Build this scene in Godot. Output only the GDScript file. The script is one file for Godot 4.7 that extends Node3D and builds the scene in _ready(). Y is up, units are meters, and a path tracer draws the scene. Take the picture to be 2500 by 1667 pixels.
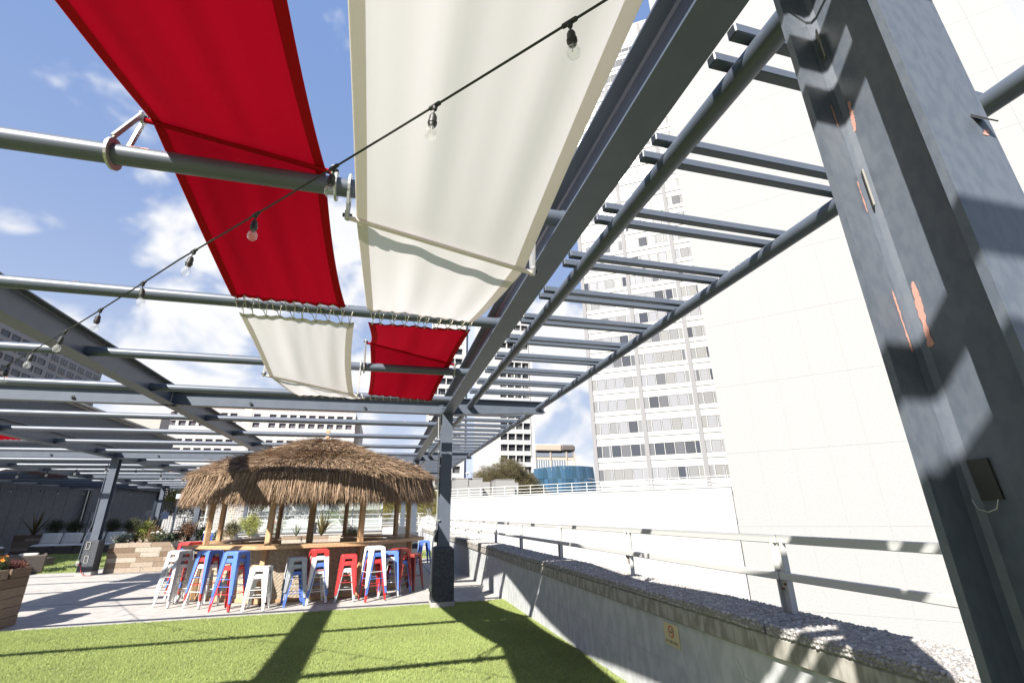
extends Node3D
# A roof terrace under a steel pergola: shade sails, a thatched bar, stacked stools, city buildings behind.

const AX := 1.22          # steel grid lines across the terrace
const BX := -3.9
const CX := -8.85
const DX := -14.0
const EX := -19.2
const ROWS := [8.51, -0.66, -9.83, -19.0, -28.17, -37.34]   # cross beams, away from the camera
const EYE := 1.6
var rng := RandomNumberGenerator.new()
var M := {}


# ---------------------------------------------------------------- mesh builder
class MB:
	var v := PackedVector3Array()
	var n := PackedVector3Array()
	var uv := PackedVector2Array()
	var col := PackedColorArray()
	var tint := Color.WHITE
	var tinted := false

	func smooth(a: Vector3, b: Vector3, c: Vector3, na: Vector3, nb: Vector3, nc: Vector3, ua := Vector2.ZERO, ub := Vector2.ZERO, uc := Vector2.ZERO) -> void:
		v.append(a); v.append(c); v.append(b)          # given counter-clockwise, stored clockwise
		n.append(na); n.append(nc); n.append(nb)
		uv.append(ua); uv.append(uc); uv.append(ub)
		if tinted:
			col.append(tint); col.append(tint); col.append(tint)

	func tri(a: Vector3, b: Vector3, c: Vector3, ua := Vector2.ZERO, ub := Vector2.ZERO, uc := Vector2.ZERO) -> void:
		var m := (b - a).cross(c - a)
		if m.length_squared() < 1e-16:
			return
		m = m.normalized()
		smooth(a, b, c, m, m, m, ua, ub, uc)

	func quad(a: Vector3, b: Vector3, c: Vector3, d: Vector3) -> void:
		tri(a, b, c, Vector2(0, 1), Vector2(1, 1), Vector2(1, 0))
		tri(a, c, d, Vector2(0, 1), Vector2(1, 0), Vector2(0, 0))

	# eight corners: bottom ring 0-3 counter-clockwise from above, top ring 4-7
	func hexa(p: Array) -> void:
		quad(p[4], p[5], p[6], p[7])
		quad(p[3], p[2], p[1], p[0])
		for i in 4:
			var j := (i + 1) % 4
			quad(p[i], p[j], p[4 + j], p[4 + i])

	func box(c: Vector3, s: Vector3, b := Basis(), bev := 0.0) -> void:
		var h := s * 0.5
		if bev <= 0.0:
			var p := []
			for y in [-h.y, h.y]:
				for q in [[-1, 1], [1, 1], [1, -1], [-1, -1]]:
					p.append(c + b * Vector3(q[0] * h.x, y, q[1] * h.z))
			hexa(p)
			return
		var e := Vector3(minf(bev, h.x * 0.9), minf(bev, h.y * 0.9), minf(bev, h.z * 0.9))
		var P := func(i: int, sx: float, sy: float, sz: float) -> Vector3:
			var q := Vector3(sx * h.x, sy * h.y, sz * h.z)
			if i != 0: q.x -= sx * e.x
			if i != 1: q.y -= sy * e.y
			if i != 2: q.z -= sz * e.z
			return c + b * q
		for s2 in [-1.0, 1.0]:
			var f := [[P.call(0, s2, -1, -1), P.call(0, s2, 1, -1), P.call(0, s2, 1, 1), P.call(0, s2, -1, 1)],
				[P.call(1, -1, s2, -1), P.call(1, -1, s2, 1), P.call(1, 1, s2, 1), P.call(1, 1, s2, -1)],
				[P.call(2, -1, -1, s2), P.call(2, 1, -1, s2), P.call(2, 1, 1, s2), P.call(2, -1, 1, s2)]]
			for k in f:
				if s2 > 0: quad(k[0], k[1], k[2], k[3])
				else: quad(k[3], k[2], k[1], k[0])
		for sa in [-1.0, 1.0]:
			for sb in [-1.0, 1.0]:
				_strip(P.call(0, sa, sb, -1), P.call(0, sa, sb, 1), P.call(1, sa, sb, 1), P.call(1, sa, sb, -1), c)
				_strip(P.call(1, -1, sa, sb), P.call(1, 1, sa, sb), P.call(2, 1, sa, sb), P.call(2, -1, sa, sb), c)
				_strip(P.call(0, sa, -1, sb), P.call(0, sa, 1, sb), P.call(2, sa, 1, sb), P.call(2, sa, -1, sb), c)
				for sc in [-1.0, 1.0]:
					_out(P.call(0, sa, sb, sc), P.call(1, sa, sb, sc), P.call(2, sa, sb, sc), c)

	func _out(a: Vector3, b: Vector3, c: Vector3, from: Vector3) -> void:
		if (b - a).cross(c - a).dot(a - from) < 0: tri(a, c, b)
		else: tri(a, b, c)

	func _strip(a: Vector3, b: Vector3, c: Vector3, d: Vector3, from: Vector3) -> void:
		_out(a, b, c, from)
		_out(a, c, d, from)

	# counter-clockwise polygon in the frame's xy, pushed along its z by len
	func prism(poly: PackedVector2Array, f: Transform3D, length: float, caps := true) -> void:
		var m := poly.size()
		for i in m:
			var a := poly[i]
			var b := poly[(i + 1) % m]
			quad(f * Vector3(a.x, a.y, 0), f * Vector3(b.x, b.y, 0), f * Vector3(b.x, b.y, length), f * Vector3(a.x, a.y, length))
		if caps:
			var t := Geometry2D.triangulate_polygon(poly)
			for i in range(0, t.size(), 3):
				var q := [poly[t[i]], poly[t[i + 1]], poly[t[i + 2]]]
				if (q[1] - q[0]).cross(q[2] - q[0]) < 0:
					q.reverse()
				tri(f * Vector3(q[0].x, q[0].y, length), f * Vector3(q[1].x, q[1].y, length), f * Vector3(q[2].x, q[2].y, length))
				tri(f * Vector3(q[2].x, q[2].y, 0), f * Vector3(q[1].x, q[1].y, 0), f * Vector3(q[0].x, q[0].y, 0))

	func tube(p: Array, r, sides := 8, caps := true) -> void:
		var m := p.size()
		var up := Vector3.UP
		var rings := []
		var norms := []
		var run := 0.0
		var runs := []
		for i in m:
			var d: Vector3 = (p[mini(i + 1, m - 1)] - p[maxi(i - 1, 0)]).normalized()
			if i == 0 and absf(d.dot(up)) > 0.95:
				up = Vector3.RIGHT
			var x := up.cross(d).normalized()
			if x.length() < 0.5:
				x = Vector3.RIGHT
			up = d.cross(x).normalized()
			var rad: float = r[i] if r is Array or r is PackedFloat32Array else r
			var ring := []
			var nor := []
			for k in sides:
				var a := TAU * k / sides
				var o := x * cos(a) + up * sin(a)
				ring.append(p[i] + o * rad)
				nor.append(o)
			rings.append(ring); norms.append(nor)
			if i > 0: run += p[i].distance_to(p[i - 1])
			runs.append(run)
		for i in m - 1:
			for k in sides:
				var l := (k + 1) % sides
				var u0 := Vector2(float(k) / sides, runs[i])
				var u1 := Vector2(float(k + 1) / sides, runs[i])
				var u2 := Vector2(float(k + 1) / sides, runs[i + 1])
				var u3 := Vector2(float(k) / sides, runs[i + 1])
				smooth(rings[i][k], rings[i][l], rings[i + 1][l], norms[i][k], norms[i][l], norms[i + 1][l], u0, u1, u2)
				smooth(rings[i][k], rings[i + 1][l], rings[i + 1][k], norms[i][k], norms[i + 1][l], norms[i + 1][k], u0, u2, u3)
		if caps:
			for k in range(1, sides - 1):
				tri(rings[0][0], rings[0][k + 1], rings[0][k])
				tri(rings[m - 1][0], rings[m - 1][k], rings[m - 1][k + 1])

	# profile of [radius, height] pairs, turned about the frame's y
	func lathe(prof: Array, sides := 12, f := Transform3D()) -> void:
		for i in prof.size() - 1:
			var a: Array = prof[i]
			var b: Array = prof[i + 1]
			var s := Vector2(b[1] - a[1], a[0] - b[0])
			if s.length() < 1e-9: continue
			s = s.normalized()
			for k in sides:
				var t0 := TAU * k / sides
				var t1 := TAU * (k + 1) / sides
				var d0 := Vector3(sin(t0), 0, cos(t0))
				var d1 := Vector3(sin(t1), 0, cos(t1))
				var n0 := f.basis * (d0 * s.x + Vector3.UP * s.y)
				var n1 := f.basis * (d1 * s.x + Vector3.UP * s.y)
				var p0: Vector3 = f * (d0 * a[0] + Vector3.UP * a[1])
				var p1: Vector3 = f * (d1 * a[0] + Vector3.UP * a[1])
				var p2: Vector3 = f * (d1 * b[0] + Vector3.UP * b[1])
				var p3: Vector3 = f * (d0 * b[0] + Vector3.UP * b[1])
				if a[0] > 1e-6: smooth(p0, p1, p2, n0, n1, n1)
				if b[0] > 1e-6: smooth(p0, p2, p3, n0, n1, n0)

	# a flat plate through four corners, thick along its normal
	func plate(a: Vector3, b: Vector3, c: Vector3, d: Vector3, thick: float) -> void:
		var m := (b - a).cross(d - a).normalized() * thick * 0.5
		var p := [a - m, b - m, c - m, d - m, a + m, b + m, c + m, d + m]
		quad(p[4], p[5], p[6], p[7])
		quad(p[3], p[2], p[1], p[0])
		for i in 4:
			var j := (i + 1) % 4
			quad(p[i], p[j], p[4 + j], p[4 + i])

	# grid of points with smooth normals, [row][column]
	func sheet(g: Array, uvs := Vector2.ONE) -> void:
		var R := g.size()
		var Q: int = g[0].size()
		var nn := []
		for i in R:
			var row := []
			for j in Q:
				var du: Vector3 = g[i][mini(j + 1, Q - 1)] - g[i][maxi(j - 1, 0)]
				var dv: Vector3 = g[mini(i + 1, R - 1)][j] - g[maxi(i - 1, 0)][j]
				row.append(du.cross(dv).normalized())
			nn.append(row)
		for i in R - 1:
			for j in Q - 1:
				var ua := Vector2(j, i) / Vector2(Q - 1, R - 1) * uvs
				var ub := Vector2(j + 1, i) / Vector2(Q - 1, R - 1) * uvs
				var uc := Vector2(j + 1, i + 1) / Vector2(Q - 1, R - 1) * uvs
				var ud := Vector2(j, i + 1) / Vector2(Q - 1, R - 1) * uvs
				smooth(g[i][j], g[i][j + 1], g[i + 1][j + 1], nn[i][j], nn[i][j + 1], nn[i + 1][j + 1], ua, ub, uc)
				smooth(g[i][j], g[i + 1][j + 1], g[i + 1][j], nn[i][j], nn[i + 1][j + 1], nn[i + 1][j], ua, uc, ud)

	func mesh() -> ArrayMesh:
		var a := []
		a.resize(Mesh.ARRAY_MAX)
		a[Mesh.ARRAY_VERTEX] = v
		a[Mesh.ARRAY_NORMAL] = n
		a[Mesh.ARRAY_TEX_UV] = uv
		if tinted: a[Mesh.ARRAY_COLOR] = col
		var m := ArrayMesh.new()
		m.add_surface_from_arrays(Mesh.PRIMITIVE_TRIANGLES, a)
		return m


# ---------------------------------------------------------------- scene helpers
func add(called: String, shape, m: Material, parent: Node = self) -> MeshInstance3D:
	var o := MeshInstance3D.new()
	o.name = called
	o.mesh = shape.mesh() if shape is MB else shape
	o.material_override = m
	parent.add_child(o, true)
	return o


func tag(o: Node, label: String, category: String, group := "") -> Node:
	o.set_meta("label", label)
	o.set_meta("category", category)
	if group: o.set_meta("group", group)
	return o


func thing(called: String, label: String, category: String, where := Vector3.ZERO, turn := 0.0, group := "") -> Node3D:
	var o := Node3D.new()
	o.name = called
	add_child(o, true)
	o.position = where
	o.rotation.y = turn
	tag(o, label, category, group)
	return o


func setting(o: Node) -> Node:
	o.set_meta("kind", "structure")
	return o


func bx(c: Vector3, s: Vector3, bev := 0.0, b := Basis()) -> MB:
	var m := MB.new()
	m.box(c, s, b, bev)
	return m


func pipe(pts: Array, r, sides := 10) -> MB:
	var m := MB.new()
	m.tube(pts, r, sides)
	return m


func lin(r: float, g: float, b: float) -> Color:
	return Color(r, g, b).linear_to_srgb()


func noise_tex(c1: Color, c2: Color, freq: float, seed_: int, kind := FastNoiseLite.TYPE_SIMPLEX_SMOOTH, lo := 0.0, hi := 1.0, oct := 5) -> NoiseTexture2D:
	var fn := FastNoiseLite.new()
	fn.noise_type = kind
	fn.frequency = freq
	fn.seed = seed_
	fn.fractal_octaves = oct
	var g := Gradient.new()
	g.offsets = PackedFloat32Array([lo, hi])
	g.colors = PackedColorArray([c1, c2])
	var t := NoiseTexture2D.new()
	t.width = 512
	t.height = 512
	t.seamless = true
	t.noise = fn
	t.color_ramp = g
	return t


func height_tex(freq: float, seed_: int, kind := FastNoiseLite.TYPE_SIMPLEX_SMOOTH) -> NoiseTexture2D:
	return noise_tex(Color.BLACK, Color.WHITE, freq, seed_, kind)


# plain material from a linear base colour
func flat(key: String, c: Color, rough := 0.6, metal := 0.0) -> StandardMaterial3D:
	if M.has(key): return M[key]
	var m := StandardMaterial3D.new()
	m.resource_name = key
	m.albedo_color = lin(c.r, c.g, c.b)
	m.roughness = rough
	m.metallic = metal
	M[key] = m
	return m


# mottled material between two linear base colours, laid on by world position
func mottled(key: String, c1: Color, c2: Color, scale: Vector3, rough := 0.7, freq := 0.012, lo := 0.25, hi := 0.75, bump := 0.0, seed_ := 1, bump_freq := 0.05) -> StandardMaterial3D:
	if M.has(key): return M[key]
	var m := StandardMaterial3D.new()
	m.resource_name = key
	m.albedo_texture = noise_tex(lin(c1.r, c1.g, c1.b), lin(c2.r, c2.g, c2.b), freq, seed_, FastNoiseLite.TYPE_SIMPLEX_SMOOTH, lo, hi)
	m.uv1_triplanar = true
	m.uv1_world_triplanar = true
	m.uv1_scale = scale
	m.roughness = rough
	if bump > 0.0:
		m.heightmap_enabled = true
		m.heightmap_scale = bump
		m.heightmap_texture = height_tex(bump_freq, seed_ + 50)
	M[key] = m
	return m


func scatter(called: String, mesh: Mesh, m: Material, xf: Array, cols: Array, parent: Node = self) -> MultiMeshInstance3D:
	var mm := MultiMesh.new()
	mm.transform_format = MultiMesh.TRANSFORM_3D
	mm.use_colors = cols.size() > 0
	mm.mesh = mesh
	mm.instance_count = xf.size()
	for i in xf.size():
		mm.set_instance_transform(i, xf[i])
		if cols.size(): mm.set_instance_color(i, cols[i])
	var o := MultiMeshInstance3D.new()
	o.name = called
	o.multimesh = mm
	o.material_override = m
	parent.add_child(o, true)
	o.set_meta("kind", "stuff")
	return o


# camera-pixel to direction, for measuring only (pixels of the 2500 x 1667 photograph)
func eye_ray(px: float, py: float) -> Vector3:
	var b := Basis.from_euler(Vector3(deg_to_rad(20.181), deg_to_rad(-15.203), deg_to_rad(-1.044)))
	return b * Vector3((px - 1250.0) / 1142.3, -(py - 833.5) / 1142.3, -1.0)


func px_on_z(px: float, py: float, z: float) -> Vector3:
	var d := eye_ray(px, py)
	return Vector3(0, EYE, 0) + d * (z / d.z)


func px_on_y(px: float, py: float, y: float) -> Vector3:
	var d := eye_ray(px, py)
	return Vector3(0, EYE, 0) + d * ((y - EYE) / d.y)


func jit(a: float) -> float:
	return rng.randf_range(-a, a)


func mix_color(a: Color, b: Color, t: float) -> Color:
	return a.lerp(b, t)


func _ready() -> void:
	rng.seed = 20240
	view_and_light()
	materials()
	ground()
	pergola()
	parapet()
	neighbour_wall()
	city()
	clubhouse()
	far_terrace()
	sails()
	tiki_bar()
	stools()
	planters()
	lounge()
	string_lights()
	sign_plate()
	column_wear()


# ---------------------------------------------------------------- camera, sky, sun, exposure
const EXPO := 2.6

func view_and_light() -> void:
	var cam := Camera3D.new()
	cam.name = "camera"
	cam.position = Vector3(0, EYE, 0)
	cam.rotation_degrees = Vector3(20.181, -15.203, -1.044)
	cam.fov = 72.23
	cam.near = 0.05
	cam.far = 1200.0
	add_child(cam)
	cam.current = true
	var sun := DirectionalLight3D.new()
	sun.name = "sun"
	add_child(sun)
	sun.look_at_from_position(Vector3.ZERO, Vector3(0.8, -1.0, -0.92), Vector3.UP)
	sun.light_energy = 1.6
	sun.light_color = Color(1.0, 0.98, 0.945)
	sun.light_angular_distance = 0.5
	sun.shadow_enabled = true
	var env := Environment.new()
	env.background_mode = Environment.BG_SKY
	var sky := Sky.new()
	var pano := PanoramaSkyMaterial.new()
	pano.panorama = sky_picture()
	sky.sky_material = pano
	env.sky = sky
	env.tonemap_mode = Environment.TONE_MAPPER_LINEAR
	env.tonemap_exposure = EXPO
	env.sdfgi_enabled = true
	env.ssao_enabled = true
	env.ssil_enabled = true
	var we := WorldEnvironment.new()
	we.name = "world"
	we.environment = env
	add_child(we)


func sky_picture() -> ImageTexture:
	var W := 2048
	var H := 1024
	var px := PackedFloat32Array()
	px.resize(W * H * 3)
	var fn := FastNoiseLite.new()
	fn.noise_type = FastNoiseLite.TYPE_SIMPLEX_SMOOTH
	fn.seed = 7
	fn.frequency = 1.0
	fn.fractal_octaves = 6
	fn.fractal_gain = 0.56
	fn.domain_warp_enabled = true
	fn.domain_warp_amplitude = 0.35
	fn.domain_warp_frequency = 0.9
	fn.domain_warp_fractal_type = FastNoiseLite.DOMAIN_WARP_FRACTAL_NONE
	# banks of cloud that the view shows: direction, reach in degrees, strength
	var banks := []
	for q in [[150, 90, 5.0, 0.62], [210, 160, 4.5, 0.62], [290, 230, 4.5, 0.6], [75, 415, 4.2, 0.72], [150, 455, 3.6, 0.7], [20, 500, 2.6, 0.5], [330, 500, 5.0, 0.66], [430, 540, 6.0, 0.70], [560, 650, 7.0, 0.80], [460, 470, 4.0, 0.75],
			[450, 840, 5.5, 0.9], [520, 900, 7.0, 0.95], [640, 900, 10.0, 1.0], [830, 640, 8.0, 0.95], [850, 480, 3.5, 0.8], [300, 960, 8.0, 0.95], [1380, 950, 9.0, 1.0], [1300, 790, 4.5, 0.85], [2470, 60, 5.0, 1.0], [1450, 1100, 10.0, 1.0], [960, 1020, 9.0, 1.0], [1340, 1000, 8.0, 1.0], [120, 960, 9.0, 0.9]]:
		banks.append([eye_ray(q[0], q[1]).normalized(), 1.0 - cos(deg_to_rad(q[2] * 1.25)), q[3]])
	var k := 1.0 / EXPO
	for y in H:
		var el := PI * (0.5 - (y + 0.5) / H)
		var se := sin(el)
		var ce := cos(el)
		var h := clampf(se, 0.0, 1.0)
		var blue := Color(0.225, 0.36, 0.70).lerp(Color(0.80, 0.88, 1.0), pow(1.0 - h, 2.6))
		var low := pow(1.0 - h, 4.0)
		for x in W:
			var i := (y * W + x) * 3
			if el < -0.02:
				px[i] = 0.36 * k; px[i + 1] = 0.36 * k; px[i + 2] = 0.35 * k
				continue
			var az := TAU * (x + 0.5) / W
			var d := Vector3(sin(az) * ce, se, -cos(az) * ce)
			var dens := fn.get_noise_3d(d.x * 4.2, d.y * 6.5, d.z * 4.2) * 0.5 + 0.5
			var cover := 0.10 + 0.48 * low
			if d.z < -0.2:
				for b in banks:
					var w: float = 1.0 - (1.0 - d.dot(b[0])) / b[1]
					if w > 0.0:
						cover = maxf(cover, b[2] * w * (2.0 - w))
			var th := 0.80 - 0.50 * cover
			var a := smoothstep(th, th + 0.24, dens)
			var grey := clampf((dens - th - 0.2) * 1.6, 0.0, 1.0) * 0.5
			px[i] = lerpf(blue.r, lerpf(1.03, 0.84, grey), a * 0.96) * k
			px[i + 1] = lerpf(blue.g, lerpf(1.03, 0.865, grey), a * 0.96) * k
			px[i + 2] = lerpf(blue.b, lerpf(1.04, 0.91, grey), a * 0.96) * k
	return ImageTexture.create_from_image(Image.create_from_data(W, H, false, Image.FORMAT_RGBF, px.to_byte_array()))


func materials() -> void:
	mottled("steel", Color(0.076, 0.090, 0.116), Color(0.084, 0.098, 0.124), Vector3.ONE * 0.5, 0.42, 0.012, 0.3, 0.7, 0.0, 3)
	mottled("steel_worn", Color(0.076, 0.089, 0.114), Color(0.092, 0.105, 0.130), Vector3(5.0, 2.2, 5.0), 0.44, 0.012, 0.3, 0.66, 0.0, 4)
	mottled("plinth", Color(0.028, 0.032, 0.040), Color(0.055, 0.060, 0.070), Vector3.ONE * 1.4, 0.62, 0.02, 0.35, 0.7, 0.1, 5)
	mottled("concrete", Color(0.315, 0.298, 0.278), Color(0.38, 0.36, 0.338), Vector3.ONE * 0.35, 0.85, 0.02, 0.25, 0.75, 0.08, 6)
	mottled("wall_paint", Color(0.36, 0.37, 0.375), Color(0.44, 0.45, 0.455), Vector3(0.5, 0.22, 0.5), 0.75, 0.03, 0.3, 0.7, 0.06, 8)
	mottled("ledge_concrete", Color(0.20, 0.19, 0.165), Color(0.34, 0.325, 0.29), Vector3(1.2, 0.35, 1.2), 0.85, 0.02, 0.3, 0.72, 0.1, 9)
	mottled("cap_mortar", Color(0.20, 0.19, 0.185), Color(0.32, 0.31, 0.30), Vector3.ONE * 3.0, 0.95, 0.06, 0.3, 0.7, 0.5, 10, 0.09)
	mottled("white_stucco", Color(0.34, 0.34, 0.336), Color(0.38, 0.38, 0.376), Vector3.ONE * 0.25, 0.9, 0.08, 0.2, 0.8, 0.4, 11, 0.12)
	mottled("blank_stucco", Color(0.262, 0.262, 0.258), Color(0.295, 0.295, 0.291), Vector3.ONE * 0.16, 0.92, 0.06, 0.2, 0.8, 0.8, 12, 0.12)
	flat("rail_paint", Color(0.44, 0.44, 0.43), 0.5)
	flat("white_rail", Color(0.74, 0.74, 0.72), 0.5)
	flat("turf_base", Color(0.17, 0.205, 0.075), 0.95)
	var tb := flat("turf_blade", Color(1, 1, 1), 0.75)
	tb.vertex_color_use_as_albedo = true
	tb.backlight_enabled = true
	tb.backlight = Color(0.5, 0.5, 0.5)
	mottled("stool_red", Color(0.44, 0.035, 0.038), Color(0.50, 0.045, 0.045), Vector3.ONE, 0.3, 0.02, 0.2, 0.8, 0.0, 13)
	mottled("stool_dark_red", Color(0.20, 0.030, 0.026), Color(0.25, 0.036, 0.030), Vector3.ONE, 0.36, 0.02, 0.2, 0.8, 0.0, 14)
	mottled("stool_blue", Color(0.085, 0.165, 0.48), Color(0.10, 0.19, 0.53), Vector3.ONE, 0.3, 0.02, 0.2, 0.8, 0.0, 15)
	mottled("stool_white", Color(0.62, 0.62, 0.60), Color(0.70, 0.70, 0.68), Vector3.ONE, 0.32, 0.02, 0.2, 0.8, 0.0, 16)
	mottled("stool_grey", Color(0.36, 0.38, 0.40), Color(0.43, 0.45, 0.47), Vector3.ONE, 0.34, 0.02, 0.2, 0.8, 0.0, 17)
	flat("rubber", Color(0.02, 0.02, 0.02), 0.8)
	for k in 4:                                         # reclaimed boards, four tones
		var c: Color = [Color(0.36, 0.29, 0.225), Color(0.25, 0.185, 0.13), Color(0.42, 0.36, 0.29), Color(0.17, 0.115, 0.075)][k]
		mottled("board_%d" % k, c * 0.62, c * 1.1, Vector3(0.9, 9.0, 0.9), 0.85, 0.02, 0.25, 0.75, 0.15, 20 + k)
	mottled("pine", Color(0.34, 0.205, 0.105), Color(0.52, 0.34, 0.19), Vector3(6.0, 0.7, 6.0), 0.6, 0.02, 0.25, 0.75, 0.05, 30)
	mottled("pine_top", Color(0.34, 0.205, 0.105), Color(0.52, 0.34, 0.19), Vector3(0.8, 6.0, 6.0), 0.5, 0.02, 0.25, 0.75, 0.02, 31)
	var th := flat("thatch", Color(1, 1, 1), 0.8)
	th.vertex_color_use_as_albedo = true
	th.backlight_enabled = true
	th.backlight = Color(0.35, 0.35, 0.35)
	mottled("thatch_bed", Color(0.10, 0.062, 0.032), Color(0.20, 0.13, 0.07), Vector3.ONE * 3.0, 0.95, 0.05, 0.3, 0.7, 1.0, 33)
	flat("black_plastic", Color(0.016, 0.017, 0.016), 0.5)
	flat("galvanised", Color(0.42, 0.42, 0.40), 0.42, 0.6)
	flat("cord", Color(0.62, 0.58, 0.48), 0.8)
	flat("soil", Color(0.045, 0.032, 0.022), 1.0)
	mottled("wicker", Color(0.055, 0.045, 0.038), Color(0.12, 0.10, 0.085), Vector3(6, 14, 6), 0.75, 0.05, 0.3, 0.7, 0.3, 34)
	mottled("cushion", Color(0.60, 0.565, 0.52), Color(0.66, 0.63, 0.585), Vector3.ONE * 1.2, 0.9, 0.02, 0.3, 0.7, 0.15, 35)
	mottled("slate_panel", Color(0.062, 0.070, 0.082), Color(0.085, 0.094, 0.108), Vector3(0.4, 0.2, 0.4), 0.65, 0.03, 0.3, 0.7, 0.0, 36)
	mottled("slate_upper", Color(0.125, 0.135, 0.158), Color(0.145, 0.155, 0.178), Vector3(0.3, 0.15, 0.3), 0.65, 0.03, 0.3, 0.7, 0.0, 37)
	flat("coping", Color(0.32, 0.30, 0.27), 0.7)
	fabric("sail_red", Color(0.345, 0.003, 0.014), 0.48)
	fabric("sail_white", Color(0.81, 0.765, 0.765), 0.64)
	fabric("sail_hem_white", Color(0.80, 0.735, 0.705), 0.6)
	fabric("sail_hem_red", Color(0.40, 0.010, 0.016), 0.6)
	var gl := flat("bulb_glass", Color(0.95, 0.95, 0.92), 0.02)
	gl.transparency = BaseMaterial3D.TRANSPARENCY_ALPHA
	gl.albedo_color.a = 0.12
	var pane := flat("clear_pane", Color(0.80, 0.88, 0.86), 0.03)
	pane.transparency = BaseMaterial3D.TRANSPARENCY_ALPHA
	pane.albedo_color.a = 0.16
	leaf("leaf", 0.75)


func fabric(key: String, c: Color, through: float) -> void:
	var m := StandardMaterial3D.new()
	m.resource_name = key
	var im := Image.create(64, 64, false, Image.FORMAT_RGB8)
	for y in 64:
		for x in 64:
			var w := 1.0 - 0.05 * float((x + y) % 2) - rng.randf() * 0.04
			im.set_pixel(x, y, lin(c.r * w, c.g * w, c.b * w))
	m.albedo_texture = ImageTexture.create_from_image(im)
	m.uv1_scale = Vector3(14, 14, 14)
	m.roughness = 0.9
	m.metallic_specular = 0.12
	m.backlight_enabled = true
	m.backlight = lin(through, through, through)
	M[key] = m


func leaf(key: String, rough: float) -> void:
	var m := flat(key, Color(1, 1, 1), rough)
	m.vertex_color_use_as_albedo = true
	m.backlight_enabled = true
	m.backlight = Color(0.6, 0.6, 0.6)


# ---------------------------------------------------------------- ground
func ground() -> void:
	var c := MB.new()
	c.box(Vector3(-8.0, -0.15, -20.0), Vector3(26.0, 0.292, 70.0))
	setting(add("terrace_floor", c, M.concrete))
	var s := MB.new()
	s.box(Vector3(0, -20.5, -150), Vector3(900, 1.0, 900))
	setting(add("street", s, mottled("asphalt", Color(0.05, 0.05, 0.05), Color(0.08, 0.08, 0.08), Vector3.ONE * 0.1, 0.9)))
	var l := MB.new()
	var w := 0.018
	l.box(Vector3(-4.75, w * 0.5 - 0.002, -0.55), Vector3(14.48, w, 19.1), Basis(), 0.004)
	setting(add("lawn", l, M.turf_base))
	var l2 := MB.new()
	l2.box(Vector3(-14.4, w * 0.5 - 0.002, -26.0), Vector3(9.8, w, 11.0), Basis(), 0.004)
	setting(add("lawn", l2, M.turf_base))
	var l3 := MB.new()
	l3.box(Vector3(1.9, w * 0.5 - 0.002, -22.5), Vector3(1.1, w, 4.0), Basis(), 0.004)
	setting(add("lawn", l3, M.turf_base))
	# blades of the artificial turf
	var b := MB.new()
	b.tinted = true
	for k in 7:
		var a := TAU * k / 7.0 + 0.3
		var o := Vector3(cos(a * 2.3), 0, sin(a * 2.3)) * 0.009
		var side := Vector3(cos(a), 0, sin(a)) * 0.0022
		var lean := Vector3(sin(a * 1.7), 0, cos(a * 1.7)) * 0.014
		b.tri(o - side, o + side, o + lean + Vector3(0, 0.030 + 0.006 * sin(k * 2.1), 0))
	var tuft := b.mesh()
	var xf := []
	var cols := []
	var patchy := FastNoiseLite.new()
	patchy.seed = 5
	patchy.frequency = 0.9
	var put := func(x: float, z: float, big: float) -> void:
		var s2 := rng.randf_range(0.8, 1.25) * big
		xf.append(Transform3D(Basis(Vector3.UP, rng.randf() * TAU).scaled(Vector3(s2, s2 * rng.randf_range(0.7, 1.15), s2)), Vector3(x, 0.014, z)))
		var g := rng.randf_range(0.78, 1.2) * (1.0 + 0.16 * patchy.get_noise_2d(x, z))
		var dry := rng.randf()
		cols.append(Color(0.25 * g + 0.08 * dry, 0.32 * g + 0.055 * dry, 0.096 * g + 0.028 * dry))
	for i in 190000:                                    # denser towards the part of the lawn that is seen close
		var z := -10.06 + 6.2 * rng.randf()
		put.call(rng.randf_range(-6.9, 2.46), z, 0.85)
	for i in 9000:
		put.call(rng.randf_range(-19.0, -9.55), rng.randf_range(-31.4, -20.55), 2.2)
	for i in 900:
		put.call(rng.randf_range(1.4, 2.4), rng.randf_range(-24.4, -20.6), 2.0)
	var gr := scatter("grass", tuft, M.turf_blade, xf, cols)
	tag(gr, "short green artificial grass covering the terrace lawn", "grass")
	# saw-cut joints in the paving and a drain line by the wall
	for z in [-12.9, -15.6, -18.3]:
		setting(add("paving_joint", bx(Vector3(-6.0, -0.0035, z), Vector3(14.0, 0.004, 0.008)), flat("joint", Color(0.12, 0.115, 0.11), 0.9)))
	setting(add("paving_joint", bx(Vector3(1.55, -0.0035, -15.0), Vector3(0.03, 0.004, 9.6)), M.joint))


# ---------------------------------------------------------------- pergola
func ibeam(h: float, w: float, tf := 0.016, tw := 0.010) -> PackedVector2Array:
	var a := h * 0.5
	var b := w * 0.5
	var c := tw * 0.5
	var f := 0.014
	return PackedVector2Array([Vector2(-b, -a), Vector2(b, -a), Vector2(b, -a + tf), Vector2(c + f, -a + tf), Vector2(c, -a + tf + f), Vector2(c, a - tf - f), Vector2(c + f, a - tf), Vector2(b, a - tf),
		Vector2(b, a), Vector2(-b, a), Vector2(-b, a - tf), Vector2(-c - f, a - tf), Vector2(-c, a - tf - f), Vector2(-c, -a + tf + f), Vector2(-c - f, -a + tf), Vector2(-b, -a + tf)])


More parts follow.
